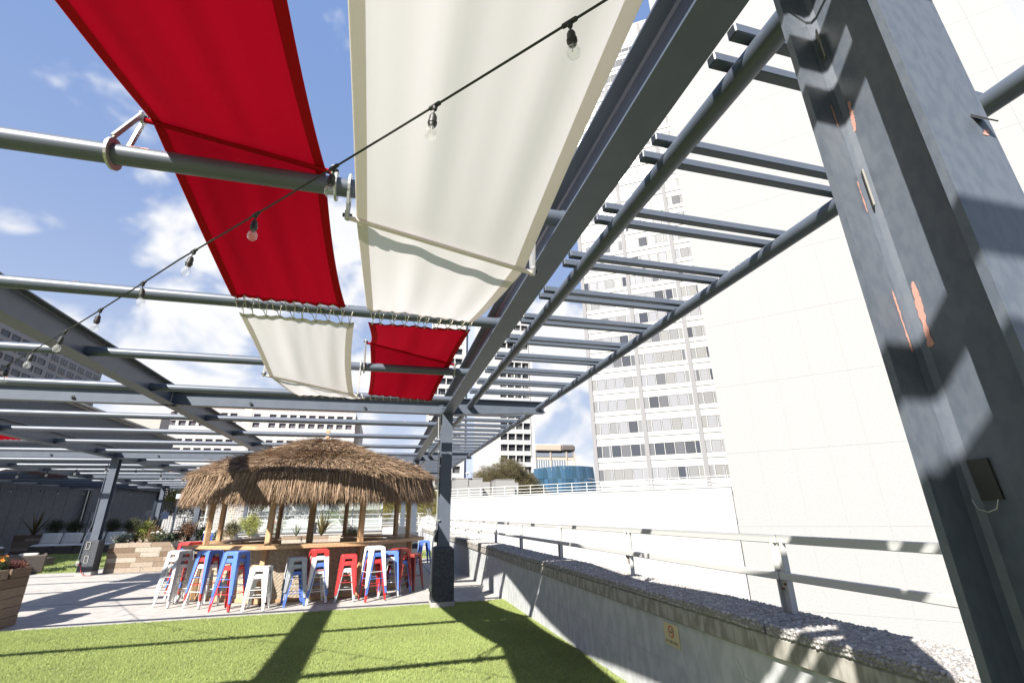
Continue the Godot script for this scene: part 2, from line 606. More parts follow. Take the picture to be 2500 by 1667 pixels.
func pergola() -> void:
	var t := thing("pergola", "long slate grey steel pergola of beams and pipes over the terrace", "pergola")
	var steel: Material = M.steel
	# long beams
	for x in [AX, BX, CX, DX, EX]:
		var m := MB.new()
		m.prism(ibeam(0.34, 0.215), Transform3D(Basis(), Vector3(x, 3.75, -40.0)), 50.0)
		add("beam", m, steel, t)
	var across := Basis(Vector3(0, 0, -1), Vector3(0, 1, 0), Vector3(1, 0, 0))
	var xs := [EX, DX, CX, BX, AX]
	# cross beams, with cleats and hanging hooks
	for z in ROWS:
		for i in 4:
			var m := MB.new()
			m.prism(ibeam(0.27, 0.15), Transform3D(across, Vector3(xs[i] + 0.012, 3.715, z)), xs[i + 1] - xs[i] - 0.024)
			add("cross_beam", m, steel, t)
			for s in [0.12, xs[i + 1] - xs[i] - 0.12]:
				var cl := MB.new()
				cl.box(Vector3(xs[i] + s, 3.715, z + 0.012), Vector3(0.1, 0.2, 0.012))
				for k in 3:
					cl.box(Vector3(xs[i] + s + 0.01, 3.65 + 0.065 * k, z + 0.024), Vector3(0.028, 0.028, 0.016), Basis(Vector3.BACK, 0.5))
				add("cleat", cl, steel, t)
			if z < -5.0 and z > -20.0:
				for s in [1.35, 3.45]:
					var hk := MB.new()
					hk.box(Vector3(xs[i] + s, 3.66, z + 0.02), Vector3(0.05, 0.05, 0.03), Basis(Vector3.BACK, 0.6))
					hk.tube([Vector3(xs[i] + s, 3.66, z + 0.03), Vector3(xs[i] + s + 0.01, 3.655, z + 0.07), Vector3(xs[i] + s + 0.015, 3.62, z + 0.08)], 0.009, 6)
					add("hook", hk, M.black_plastic, t)
	# cantilever arms over the parapet, with flanges
	for z in ROWS:
		if z > 2.0: continue
		var br := MB.new()
		var x0 := AX + 0.10
		var x1 := 3.385
		br.prism(PackedVector2Array([Vector2(0, -0.17), Vector2(x1 - x0, -0.06), Vector2(x1 - x0, 0.16), Vector2(0, 0.16)]), Transform3D(Basis(), Vector3(x0, 3.755, z - 0.006)), 0.012)
		br.box(Vector3((x0 + x1) * 0.5 - 0.03, 3.923, z), Vector3(x1 - x0 - 0.06, 0.016, 0.2))
		br.plate(Vector3(x0, 3.582, z + 0.1), Vector3(x1, 3.692, z + 0.1), Vector3(x1, 3.692, z - 0.1), Vector3(x0, 3.582, z - 0.1), 0.014)
		add("bracket_arm", br, steel, t)
	# cross pipes, four between each pair of cross beams
	for r in range(1, ROWS.size()):
		var z0: float = ROWS[r]
		var offs := [0.87, 2.77, 4.87, 7.0, 9.81] if r == 2 else ([0.83, 1.565, 3.1, 5.2, 7.3] if r == 1 else [1.0, 3.1, 5.2, 7.3])
		for o in offs:
			for i in 4:
				var z: float = z0 + o
				if r == 1 and o > 8.0: continue
				var m := MB.new()
				m.tube([Vector3(xs[i] + 0.006, 3.705, z), Vector3(xs[i + 1] - 0.006, 3.705, z)], 0.048 if z > -0.5 else 0.062, 14)
				add("cross_pipe", m, steel, t)
				if i >= 1 and z < -0.5:
					for e in [xs[i] + 0.03, xs[i + 1] - 0.03]:
						var w := MB.new()
						w.tube([Vector3(e - 0.022, 3.705, z), Vector3(e + 0.022, 3.705, z)], 0.068, 14)
						add("pipe_collar", w, steel, t)
	# two pipes along the cantilever and the slats lying across them
	for x in [1.70, 3.24]:
		for r in ROWS.size() - 1:
			var m := MB.new()
			m.tube([Vector3(x, 3.785, ROWS[r] - 0.003), Vector3(x, 3.785, ROWS[r + 1] + 0.007)], 0.066, 16)
			add("long_pipe", m, steel, t)
	var slat := bx(Vector3.ZERO, Vector3(1.76, 0.062, 0.062), 0.006).mesh()
	var cap := bx(Vector3.ZERO, Vector3(0.006, 0.044, 0.044)).mesh()
	var z := -1.42
	for k in range(-8, 49):
		var zc := -1.42 - 0.747 * k
		var clash := false
		for row in ROWS:
			if absf(row - zc) < 0.2: clash = true
		if clash: continue
		for s in [-0.081, 0.081]:
			var o := add("slat", slat, steel, t)
			o.position = Vector3(2.43, 3.8825, zc + s)
			if k < 24:
				var e := add("slat_end", cap, M.black_plastic, o)
				e.position = Vector3(-0.878, 0, 0)
	# columns
	for x in [AX, CX, DX]:
		for r in range(1, ROWS.size()):
			var zz: float = ROWS[r]
			if x == DX and r < 5: continue
			if x == CX and r == 1: continue
			if x == CX and r == 3: zz = -19.35
			column(t, x, zz)


func column(t: Node3D, x: float, z: float) -> void:
	var w := 0.11
	var d := 0.122
	var tf := 0.018
	var c := 0.007
	var f := 0.02
	var poly := PackedVector2Array([Vector2(-w, -d), Vector2(w, -d), Vector2(w, -d + tf), Vector2(c + f, -d + tf), Vector2(c + f * 0.3, -d + tf + f * 0.3), Vector2(c, -d + tf + f), Vector2(c, d - tf - f), Vector2(c + f * 0.3, d - tf - f * 0.3), Vector2(c + f, d - tf), Vector2(w, d - tf),
		Vector2(w, d), Vector2(-w, d), Vector2(-w, d - tf), Vector2(-c - f, d - tf), Vector2(-c - f * 0.3, d - tf - f * 0.3), Vector2(-c, d - tf - f), Vector2(-c, -d + tf + f), Vector2(-c - f * 0.3, -d + tf + f * 0.3), Vector2(-c - f, -d + tf), Vector2(-w, -d + tf)])
	var m := MB.new()
	m.prism(poly, Transform3D(Basis(Vector3(1, 0, 0), Vector3(0, 0, -1), Vector3(0, 1, 0)), Vector3(x, 0.9, z)), 2.678)
	var col := add("column", m, M.steel_worn if z > -3.0 else M.steel, t)
	var p := MB.new()
	var a := 0.205
	var b := 0.19
	p.hexa([Vector3(x - a, 0.1, z + a), Vector3(x + a, 0.1, z + a), Vector3(x + a, 0.1, z - a), Vector3(x - a, 0.1, z - a), Vector3(x - b, 1.0, z + b), Vector3(x + b, 1.0, z + b), Vector3(x + b, 1.0, z - b), Vector3(x - b, 1.0, z - b)])
	p.hexa([Vector3(x - b, 1.0, z + b), Vector3(x + b, 1.0, z + b), Vector3(x + b, 1.0, z - b), Vector3(x - b, 1.0, z - b), Vector3(x - 0.14, 1.035, z + 0.14), Vector3(x + 0.14, 1.035, z + 0.14), Vector3(x + 0.14, 1.035, z - 0.14), Vector3(x - 0.14, 1.035, z - 0.14)])
	var pl := add("plinth", p, M.plinth, t)
	add("plinth_foot", bx(Vector3(x, 0.05, z), Vector3(0.425, 0.12, 0.425), 0.01), M.concrete, t)
	if z > -11.0 and z < -5.0:                        # conduit down the middle column
		var cd := MB.new()
		cd.tube([Vector3(x - 0.19, 3.5, z + 0.15), Vector3(x - 0.16, 2.4, z + 0.15), Vector3(x - 0.155, 1.5, z + 0.15), Vector3(x - 0.16, 1.32, z + 0.16), Vector3(x - 0.215, 1.15, z + 0.20), Vector3(x - 0.228, 1.0, z + 0.21), Vector3(x - 0.232, 0.42, z + 0.215)], 0.011, 8)
		add("conduit", cd, M.galvanised, t)
		add("junction_box", bx(Vector3(x - 0.236, 0.36, z + 0.2), Vector3(0.05, 0.13, 0.09), 0.01), M.galvanised, t)
		for y in [2.7, 1.5]:
			add("conduit_clip", bx(Vector3(x - 0.13, y, z + 0.14), Vector3(0.09, 0.025, 0.03), 0.004), M.galvanised, t)
		add("switch_box", bx(Vector3(x - 0.15, 1.22, z + 0.06), Vector3(0.06, 0.22, 0.1), 0.006), M.black_plastic, t)
	if x < -5.0 and z > -20.0 and z < -18.0:           # conduit and plates on the left column
		var cd2 := MB.new()
		cd2.tube([Vector3(x - 0.14, 3.4, z + 0.14), Vector3(x - 0.14, 1.5, z + 0.14), Vector3(x - 0.20, 1.12, z + 0.2), Vector3(x - 0.22, 0.45, z + 0.23)], 0.014, 8)
		add("conduit", cd2, M.steel, t)
		for q in [[0.87, 0.06], [0.47, 0.02]]:
			var fr := MB.new()
			var cy: float = q[0]
			var cxx: float = x - q[1]
			for s in [-1, 1]:
				fr.box(Vector3(cxx + 0.05 * s, cy, z + 0.206), Vector3(0.016, 0.2, 0.012))
				fr.box(Vector3(cxx, cy + 0.1 * s, z + 0.206), Vector3(0.116, 0.016, 0.012))
			add("access_frame", fr, M.galvanised, t)
		add("outlet", bx(Vector3(x - 0.2, 0.36, z + 0.235), Vector3(0.09, 0.13, 0.06), 0.01), M.galvanised, t)
		var hose := MB.new()
		hose.tube([Vector3(x - 0.2, 0.36, z + 0.27), Vector3(x - 0.08, 0.30, z + 0.29), Vector3(x - 0.04, 0.12, z + 0.28), Vector3(x + 0.06, 0.02, z + 0.3), Vector3(x + 0.3, 0.012, z + 0.35)], 0.011, 6)
		add("hose", hose, flat("hose_red", Color(0.32, 0.03, 0.05), 0.5), t)

# ---------------------------------------------------------------- parapet with stone coping, guard rail
func pebble(seed_: int) -> ArrayMesh:
	var r := RandomNumberGenerator.new()
	r.seed = seed_
	var rows := 4
	var cols := 7
	var g := []
	for i in rows + 1:
		var ph := PI * (float(i) / rows)
		var row := []
		for j in cols:
			var th := TAU * j / cols
			var k := 1.0 if i == 0 or i == rows else r.randf_range(0.82, 1.14)
			row.append(Vector3(sin(ph) * cos(th), cos(ph) * 0.72, sin(ph) * sin(th)) * k)
		g.append(row)
	var m := MB.new()
	for i in rows:
		for j in cols:
			var l := (j + 1) % cols
			var a: Vector3 = g[i][j]
			var b: Vector3 = g[i][l]
			var c: Vector3 = g[i + 1][l]
			var d: Vector3 = g[i + 1][j]
			if i > 0: m.smooth(a, b, c, a.normalized(), b.normalized(), c.normalized())
			if i < rows - 1 or true: m.smooth(a, c, d, a.normalized(), c.normalized(), d.normalized())
	# stored the other way round so that the outside faces out
	return m.mesh()


func parapet() -> void:
	var t := thing("parapet_wall", "low pale grey parapet wall with rough pebble coping beside the lawn", "wall", Vector3(2.49, 0, 0))
	t.position = Vector3.ZERO
	add("wall_body", bx(Vector3(2.73, -0.09, -15.5), Vector3(0.48, 1.62, 37.0)), M.wall_paint, t)
	# formwork seam and a few hairline cracks
	var seam := MB.new()
	seam.box(Vector3(2.489, 0.385, -7.0), Vector3(0.006, 0.012, 13.6))
	add("form_seam", seam, M.wall_paint, t)
	var crack := MB.new()
	for c in [[0.62, -3.3], [0.3, -5.6], [0.25, -7.4]]:
		var pts := []
		var y: float = c[0]
		var z: float = c[1]
		for k in 9:
			pts.append(Vector3(2.4895, y, z))
			y -= rng.randf_range(0.0, 0.035)
			z += rng.randf_range(-0.01, 0.05)
		crack.tube(pts, 0.0010, 4)
	add("crack", crack, flat("crack_dark", Color(0.09, 0.09, 0.09), 0.9), t)
	var joints := [1.88, -1.28, -4.44, -7.61, -10.77, -13.93, -17.1, -20.26, -23.4, -26.6, -29.8]
	for k in joints.size() - 1:
		var a: float = joints[k]
		var b: float = joints[k + 1]
		add("ledge_block", bx(Vector3(2.725, 0.7815, (a + b) * 0.5), Vector3(0.53, 0.123, a - b - 0.012), 0.008), M.ledge_concrete, t)
	var cj := [1.88, -0.9, -2.95, -5.2, -8.0, -10.6, -13.2, -15.6, -18.4, -21.0, -23.6, -26.6, -29.8]
	var slabs := []
	for k in cj.size() - 1:
		var a: float = cj[k]
		var b: float = cj[k + 1]
		var dy := rng.randf_range(-0.004, 0.008)
		slabs.append([a, b, dy])
		add("coping_slab", bx(Vector3(2.705, 0.875 + dy, (a + b) * 0.5), Vector3(0.505, 0.062, a - b - 0.014), 0.014), M.cap_mortar, t)
	# pebbles set in the coping: the nearest ones singly, the rest together
	var kinds := [pebble(1), pebble(2), pebble(3), pebble(4), pebble(5)]
	var tones := []
	for c in [Color(0.33, 0.315, 0.30), Color(0.25, 0.24, 0.23), Color(0.40, 0.385, 0.37), Color(0.285, 0.265, 0.25)]:
		var key := "pebble_%d" % tones.size()
		tones.append(mottled(key, c * 0.85, c * 1.1, Vector3.ONE * 7.0, 0.9, 0.05, 0.3, 0.7, 0.1, 60 + tones.size()))
	var white := flat("pebble_any", Color(1, 1, 1), 0.9)
	white.vertex_color_use_as_albedo = true
	var stones := []
	for s in slabs:
		var z: float = s[0] - 0.012
		while z > s[1] + 0.01:
			if z > -1.2: z -= 0.03; continue
			var step := 0.024 if z > -6.0 else 0.030
			if z < -14.0: step = 0.05
			var x := 2.462
			while x < 2.95:
				if rng.randf() < 0.9:
					var r := step * rng.randf_range(0.44, 0.72)
					stones.append([Vector3(x + jit(0.006), 0.902 + s[2] + jit(0.005), z + jit(0.007)), r, 0.8])
				x += step
			for yy in [0.862, 0.888]:
				var r2 := step * rng.randf_range(0.45, 0.62)
				stones.append([Vector3(2.455 + jit(0.004), yy + s[2] + jit(0.006), z + jit(0.008)), r2, 1.0])
			z -= step
	stones.sort_custom(func(p, q): return p[0].z > q[0].z)
	var xf := []
	var cols := []
	var n := 0
	for s in stones:
		var b := Basis.from_euler(Vector3(jit(3.0), jit(3.0), jit(3.0))).scaled(Vector3.ONE * s[1])
		var shape := Transform3D(Basis().scaled(Vector3(1, rng.randf_range(0.62, 0.95), 1)) * b, s[0])
		if s[0].z < -1.86 and n < 300:
			var o := add("pebble", kinds[n % 5], tones[rng.randi() % 4], t)
			o.transform = shape
			n += 1
		else:
			xf.append(shape)
			var c: Color = [Color(0.33, 0.315, 0.30), Color(0.25, 0.24, 0.23), Color(0.40, 0.385, 0.37), Color(0.285, 0.265, 0.25)][rng.randi() % 4]
			cols.append(c * rng.randf_range(0.85, 1.15))
	scatter("pebbles", kinds[1], white, xf, cols, t)
	# guard rail on the wall
	var g := thing("guard_rail", "pale grey two-bar metal guard rail bolted along the pebble coping", "railing", Vector3.ZERO)
	var rail: Material = M.rail_paint
	var z := 3.8
	var last := 3.8
	while z > -30.0:
		var p := MB.new()
		p.box(Vector3(2.87, 1.14, z), Vector3(0.012, 0.50, 0.10))
		for e in [-0.045, 0.045]:
			p.box(Vector3(2.85, 1.14, z + e), Vector3(0.04, 0.50, 0.010))
		var post := add("post", p, rail, g)
		var bp := MB.new()
		bp.box(Vector3(2.858, 1.075, z - 0.005), Vector3(0.012, 0.075, 0.055))
		add("bracket_plate", bp, M.galvanised, post)
		for k in [[0.016, 0.012], [-0.016, -0.012]]:
			var bo := MB.new()
			bo.tube([Vector3(2.85, 1.075 + k[0], z - 0.005 + k[1]), Vector3(2.838, 1.075 + k[0], z - 0.005 + k[1])], 0.008, 6)
			add("bolt", bo, flat("rusty", Color(0.14, 0.06, 0.03), 0.8), post)
		last = z
		z -= 2.31
	for r in [[1.388, 0.055, 2.865], [1.145, 0.050, 2.83]]:
		var zz := 3.8
		while zz > -28.0:
			add("rail_bar", bx(Vector3(r[2], r[0], zz - 2.31 * 1.5 + 0.0), Vector3(0.042, r[1], 2.31 * 3.0 - 0.012), 0.005), rail, g)
			zz -= 2.31 * 3.0


# ---------------------------------------------------------------- facades turned to a heading
func facade_frame(px: float, py: float, depth: float, heading: float) -> Transform3D:
	var d := eye_ray(px, py)
	var o := Vector3(0, EYE, 0) + d * (depth / -d.z)
	o.y = 0.0
	var a := deg_to_rad(heading)
	var right := -Vector3(sin(a), 0, -cos(a))
	return Transform3D(Basis(right, Vector3.UP, right.cross(Vector3.UP)), o)     # x along the wall, z out towards the viewer


func neighbour_wall() -> void:
	var f := facade_frame(1787, 1185, 41.6, -44.08)
	# tall blank tower
	var t := thing("blank_tower", "tall windowless white stucco tower of large panels behind the guard rail", "building")
	t.transform = f
	add("core", bx(Vector3(16.3, 32.0, -7.92), Vector3(32.4, 104.0, 16.0)), flat("joint_grey", Color(0.23, 0.227, 0.215), 0.9), t)
	var panel := bx(Vector3.ZERO, Vector3(2.951, 6.888, 0.2)).mesh()
	for i in 11:
		for j in range(-3, 12):
			var o := add("panel", panel, M.blank_stucco, t)
			o.position = Vector3(1.48 + 2.963 * i, 0.05 + 6.9 * j + 3.43, 0.0)
	# white boundary wall with its railing
	var w := thing("boundary_wall", "long bright white wall across the gap with thin white railing on top", "wall")
	w.transform = f
	for k in 7:
		add("wall_panel", bx(Vector3(-3.0 - 5.85 * k, -8.0, -0.2), Vector3(5.83, 23.4, 0.5)), M.white_stucco, w)
	add("coping", bx(Vector3(-20.4, 3.775, -0.2), Vector3(40.9, 0.15, 0.62), 0.02), M.white_stucco, w)
	var k := 0
	while k < 21:
		add("rail_post", pipe([Vector3(-0.5 - 1.89 * k, 3.84, -0.3), Vector3(-0.5 - 1.89 * k, 4.86, -0.3)], 0.028, 6), M.white_rail, w)
		k += 1
	for y in [4.86, 4.45, 4.1]:
		add("rail_bar", pipe([Vector3(-40.0, y, -0.3), Vector3(0.0, y, -0.3)], 0.026, 6), M.white_rail, w)


func city() -> void:
	hotel()
	grid_tower()
	wide_hotel()
	left_tower()
	small_blocks()


# white hotel: piers, spandrels and ribbon windows
func hotel() -> void:
	var f := facade_frame(1787, 1150, 46.8, -55.92)
	var t := thing("hotel_tower", "white high-rise with ribbon windows and grey vertical piers beside blank tower", "building")
	t.transform = f
	var white := mottled("hotel_white", Color(0.37, 0.37, 0.362), Color(0.41, 0.41, 0.402), Vector3(0.2, 0.5, 0.2), 0.8, 0.03, 0.2, 0.8)
	var grey := flat("hotel_pier", Color(0.20, 0.197, 0.202), 0.8)
	add("core", bx(Vector3(-5.5, 30.0, -9.5), Vector3(19.6, 98.0, 18.0)), flat("hotel_core", Color(0.30, 0.30, 0.30), 0.9), t)
	for x in [-15.27, -8.96, -2.6, 3.76]:
		add("pier", bx(Vector3(x, 30.0, 0.02), Vector3(0.5, 98.0, 0.7), 0.02), grey, t)
	var glass := []
	for c in [[Color(0.05, 0.055, 0.068), 0.08], [Color(0.19, 0.19, 0.192), 0.16], [Color(0.235, 0.237, 0.25), 0.16], [Color(0.205, 0.202, 0.198), 0.2], [Color(0.06, 0.063, 0.072), 0.1], [Color(0.11, 0.112, 0.12), 0.12]]:
		glass.append(flat("hotel_pane_%d" % glass.size(), c[0], c[1]))
	var pane := bx(Vector3.ZERO, Vector3(1.0, 1.34, 0.04)).mesh()
	var half := bx(Vector3.ZERO, Vector3(0.55, 1.34, 0.04)).mesh()
	var strip := bx(Vector3.ZERO, Vector3(0.2, 1.3, 0.03)).mesh()
	var floors := 25
	var far := MB.new()
	var count := 0
	for k in range(-2, floors):
		var y := 5.05 + 2.857 * k                      # sill of this row
		var sp := MB.new()
		sp.box(Vector3(-5.75, y - 0.76, -0.10), Vector3(19.0, 0.62, 0.5))
		sp.box(Vector3(-5.75, y - 0.30, -0.02), Vector3(19.0, 0.56, 0.5))
		sp.box(Vector3(-5.75, y - 1.16, -0.10), Vector3(19.0, 0.20, 0.5))
		sp.box(Vector3(-5.75, y - 1.36, -0.02), Vector3(19.0, 0.22, 0.5))
		add("spandrel", sp, white, t)
		var mull := MB.new()
		for b in 3:
			var x0: float = [-15.02, -8.71, -2.35][b]
			var run := 0.0
			var w := [0.62, 1.16, 1.16, 1.16, 1.16, 0.56]
			for i in 6:
				if b == 2 and i > 2: break
				var ww: float = w[i]
				var cx := x0 + run + ww * 0.5
				run += ww
				if k < 0: continue
				var g: StandardMaterial3D = glass[[0, 1, 1, 2, 2, 2, 3, 3, 4, 5, 1, 2, 1, 2, 3, 2][rng.randi() % 16]]
				if k == 1 and b < 2: g = glass[[0, 4, 0, 5][rng.randi() % 4]]
				if count < 296:
					var o := add("pane", half if ww < 0.8 else pane, g, t)
					o.position = Vector3(cx, y + 0.69, 0.165)
					if rng.randf() < 0.3:
						var cu := add("curtain", strip, glass[2], o)
						cu.position = Vector3((0.36 if rng.randf() < 0.5 else -0.36) * (0.5 if ww < 0.8 else 1.0), 0.0, 0.028)
					count += 1
				else:
					far.box(Vector3(cx, y + 0.69, 0.165), Vector3(1.0 if ww > 0.8 else 0.5, 1.34, 0.04))
				mull.box(Vector3(x0 + run, y + 0.69, 0.15), Vector3(0.07, 1.42, 0.14))
		if k >= 0: add("mullions", mull, white, t).set_meta("kind", "stuff")
	var fw := add("upper_panes", far, glass[5], t)
	fw.set_meta("kind", "stuff")
	var cr := MB.new()
	cr.box(Vector3(-5.75, 76.9, -0.1), Vector3(19.0, 5.0, 0.6))
	for i in 19:
		cr.box(Vector3(-15.0 + i, 76.9, 0.22), Vector3(0.06, 5.0, 0.05))
	add("crown", cr, white, t)


# white tower with a grid of dark windows
func grid_tower() -> void:
	var z := -110.0
	var t := thing("grid_tower", "white office tower with a grid of dark square windows behind the tree", "building", Vector3(0, 0, z))
	var white := mottled("tower_white", Color(0.37, 0.37, 0.368), Color(0.42, 0.42, 0.418), Vector3(0.1, 0.05, 0.1), 0.8, 0.03)
	var dark := [flat("tower_pane", Color(0.03, 0.032, 0.036), 0.1), flat("tower_pane_b", Color(0.075, 0.075, 0.075), 0.2), flat("tower_pane_c", Color(0.15, 0.145, 0.14), 0.4)]
	add("core", bx(Vector3(22.6, 14.0, -10.0), Vector3(24.6, 68.0, 19.4)), flat("tower_core", Color(0.35, 0.35, 0.35), 0.9), t)
	add("plain_wall", bx(Vector3(23.25, 14.0, -0.1), Vector3(6.3, 68.0, 0.6)), white, t)
	add("blue_strip", bx(Vector3(19.0, 14.0, -0.4), Vector3(2.15, 68.0, 0.4)), flat("strip_blue", Color(0.28, 0.32, 0.42), 0.5), t)
	add("edge_pier", bx(Vector3(34.62, 14.0, 0.0), Vector3(0.95, 68.0, 0.9)), white, t)
	add("edge_pier", bx(Vector3(17.45, 14.0, 0.0), Vector3(0.8, 68.0, 0.9)), white, t)
	var pane := bx(Vector3.ZERO, Vector3(1.74, 1.5, 0.06)).mesh()
	var blind := bx(Vector3.ZERO, Vector3(0.5, 1.4, 0.04)).mesh()
	for b in [[26.45, 4], [9.3, 4]]:
		for k in range(-6, 16):
			var y := 13.0 + 2.58 * k - 2.58
			add("spandrel", bx(Vector3(b[0] + 3.85, y + 2.06, 0.0), Vector3(7.85, 1.05, 0.8)), white, t)
			if y < 4.0: continue
			for i in b[1]:
				if b[0] < 20 and y < 15.0 and i < 2: continue
				var o := add("window", pane, dark[0] if rng.randf() < 0.7 else dark[1], t)
				o.position = Vector3(b[0] + 0.95 + 1.93 * i, y + 0.76, -0.25)
				if rng.randf() < 0.35:
					var bl := add("blind", blind, dark[2], o)
					bl.position = Vector3(rng.randf_range(-0.5, 0.5), 0, 0.05)
		for i in b[1] + 1:
			add("mullion", bx(Vector3(b[0] + 1.93 * i, 14.0, 0.1), Vector3(0.18, 68.0, 0.7)), white, t)


# wide white hotel with small windows
func wide_hotel() -> void:
	var z := -130.0
	var t := thing("wide_hotel", "wide white hotel block with rows of small red-framed windows", "building", Vector3(0, 0, z))
	var white := mottled("wide_white", Color(0.37, 0.362, 0.35), Color(0.42, 0.412, 0.40), Vector3(0.1, 0.1, 0.1), 0.85, 0.03)
	var tan := flat("wide_tan", Color(0.50, 0.44, 0.37), 0.85)
	add("core", bx(Vector3(-29.0, 4.0, -12.0), Vector3(41.5, 48.0, 22.0)), flat("wide_core", Color(0.25, 0.22, 0.21), 0.9), t)
	add("side_wing", bx(Vector3(-7.6, 3.0, -12.0), Vector3(1.6, 45.0, 20.0)), tan, t)
	add("stair_band", bx(Vector3(-33.9, 4.0, 0.1), Vector3(1.9, 48.0, 0.5)), tan, t)
	var frame := flat("window_red", Color(0.20, 0.10, 0.09), 0.6)
	var glass := flat("wide_glass", Color(0.10, 0.10, 0.115), 0.12)
	var fm := MB.new()
	for s in [-1, 1]:
		fm.box(Vector3(0.72 * s, 0, 0), Vector3(0.10, 1.2, 0.1))
		fm.box(Vector3(0, 0.6 * s, 0), Vector3(1.54, 0.10, 0.1))
	fm.box(Vector3(0.0, 0, 0), Vector3(0.07, 1.2, 0.08))
	var frm := fm.mesh()
	var pane := bx(Vector3.ZERO, Vector3(1.4, 1.16, 0.05)).mesh()
	var xs := []
	for i in 7: xs.append(-50.15 + 2.18 * i)
	xs.append_array([-31.75, -28.1])
	for i in 8: xs.append(-25.6 + 2.28 * i)
	for k in 7:
		var y := 12.7 + 2.16 * k                      # window middle
		add("wall_band", bx(Vector3(-29.3, y + 1.12, 0.0), Vector3(42.6, 0.95, 0.6)), white, t)
		var piers := MB.new()
		var prev := -50.6
		for x in xs:
			if x - 0.78 > prev: piers.box(Vector3((prev + x - 0.78) * 0.5, y, -0.02), Vector3(x - 0.78 - prev, 1.3, 0.56))
			prev = x + 0.78
			var o := add("window", frm, frame, t)
			o.position = Vector3(x, y, -0.12)
			var p := add("pane", pane, glass, o)
			p.position = Vector3(0, 0, -0.06)
		piers.box(Vector3((prev - 8.1) * 0.5, y, -0.02), Vector3(-8.1 - prev, 1.3, 0.56))
		add("wall_pier", piers, white, t)
	add("parapet", bx(Vector3(-29.3, 27.9, 0.0), Vector3(42.6, 0.5, 0.6)), white, t)
	add("base_wall", bx(Vector3(-29.3, -4.5, 0.0), Vector3(42.6, 32.2, 0.6)), white, t)


# beige concrete tower standing side-on at the left
func left_tower() -> void:
	var t := thing("beige_tower", "beige concrete slab tower with narrow windows seen behind the pergola beam", "building", Vector3(-100, 0, -140))
	var beige := mottled("tower_beige", Color(0.30, 0.275, 0.25), Color(0.36, 0.335, 0.305), Vector3.ONE * 0.08, 0.9, 0.03)
	add("wall", bx(Vector3(-10, 15.0, -13.0), Vector3(20, 80.0, 81.0)), beige, t)
	var dark := flat("tower_dark", Color(0.04, 0.042, 0.045), 0.15)
	var frame := flat("tower_reveal", Color(0.24, 0.20, 0.18), 0.9)
	for k in 14:
		var y := 17.0 + 2.9 * k
		var row := MB.new()
		var rev := MB.new()
		var z := 25.0
		var n := 0
		while z > -52.0:
			var wide := n >= 6 and n <= 11
			if wide:
				row.box(Vector3(0.06, y, z), Vector3(0.1, 1.35, 2.6))
				rev.box(Vector3(0.12, y + 0.75, z), Vector3(0.3, 0.12, 2.9))
				rev.box(Vector3(0.12, y, z - 1.42), Vector3(0.3, 1.5, 0.12))
				z -= 4.0
			else:
				for s in 3:
					row.box(Vector3(0.06, y, z - 1.25 * s), Vector3(0.1, 1.55, 0.78))
				rev.box(Vector3(0.12, y - 0.85, z - 1.25), Vector3(0.25, 0.1, 3.6))
				z -= 4.6
			n += 1
		add("window_row", row, dark, t)
		add("sill_row", rev, frame, t)


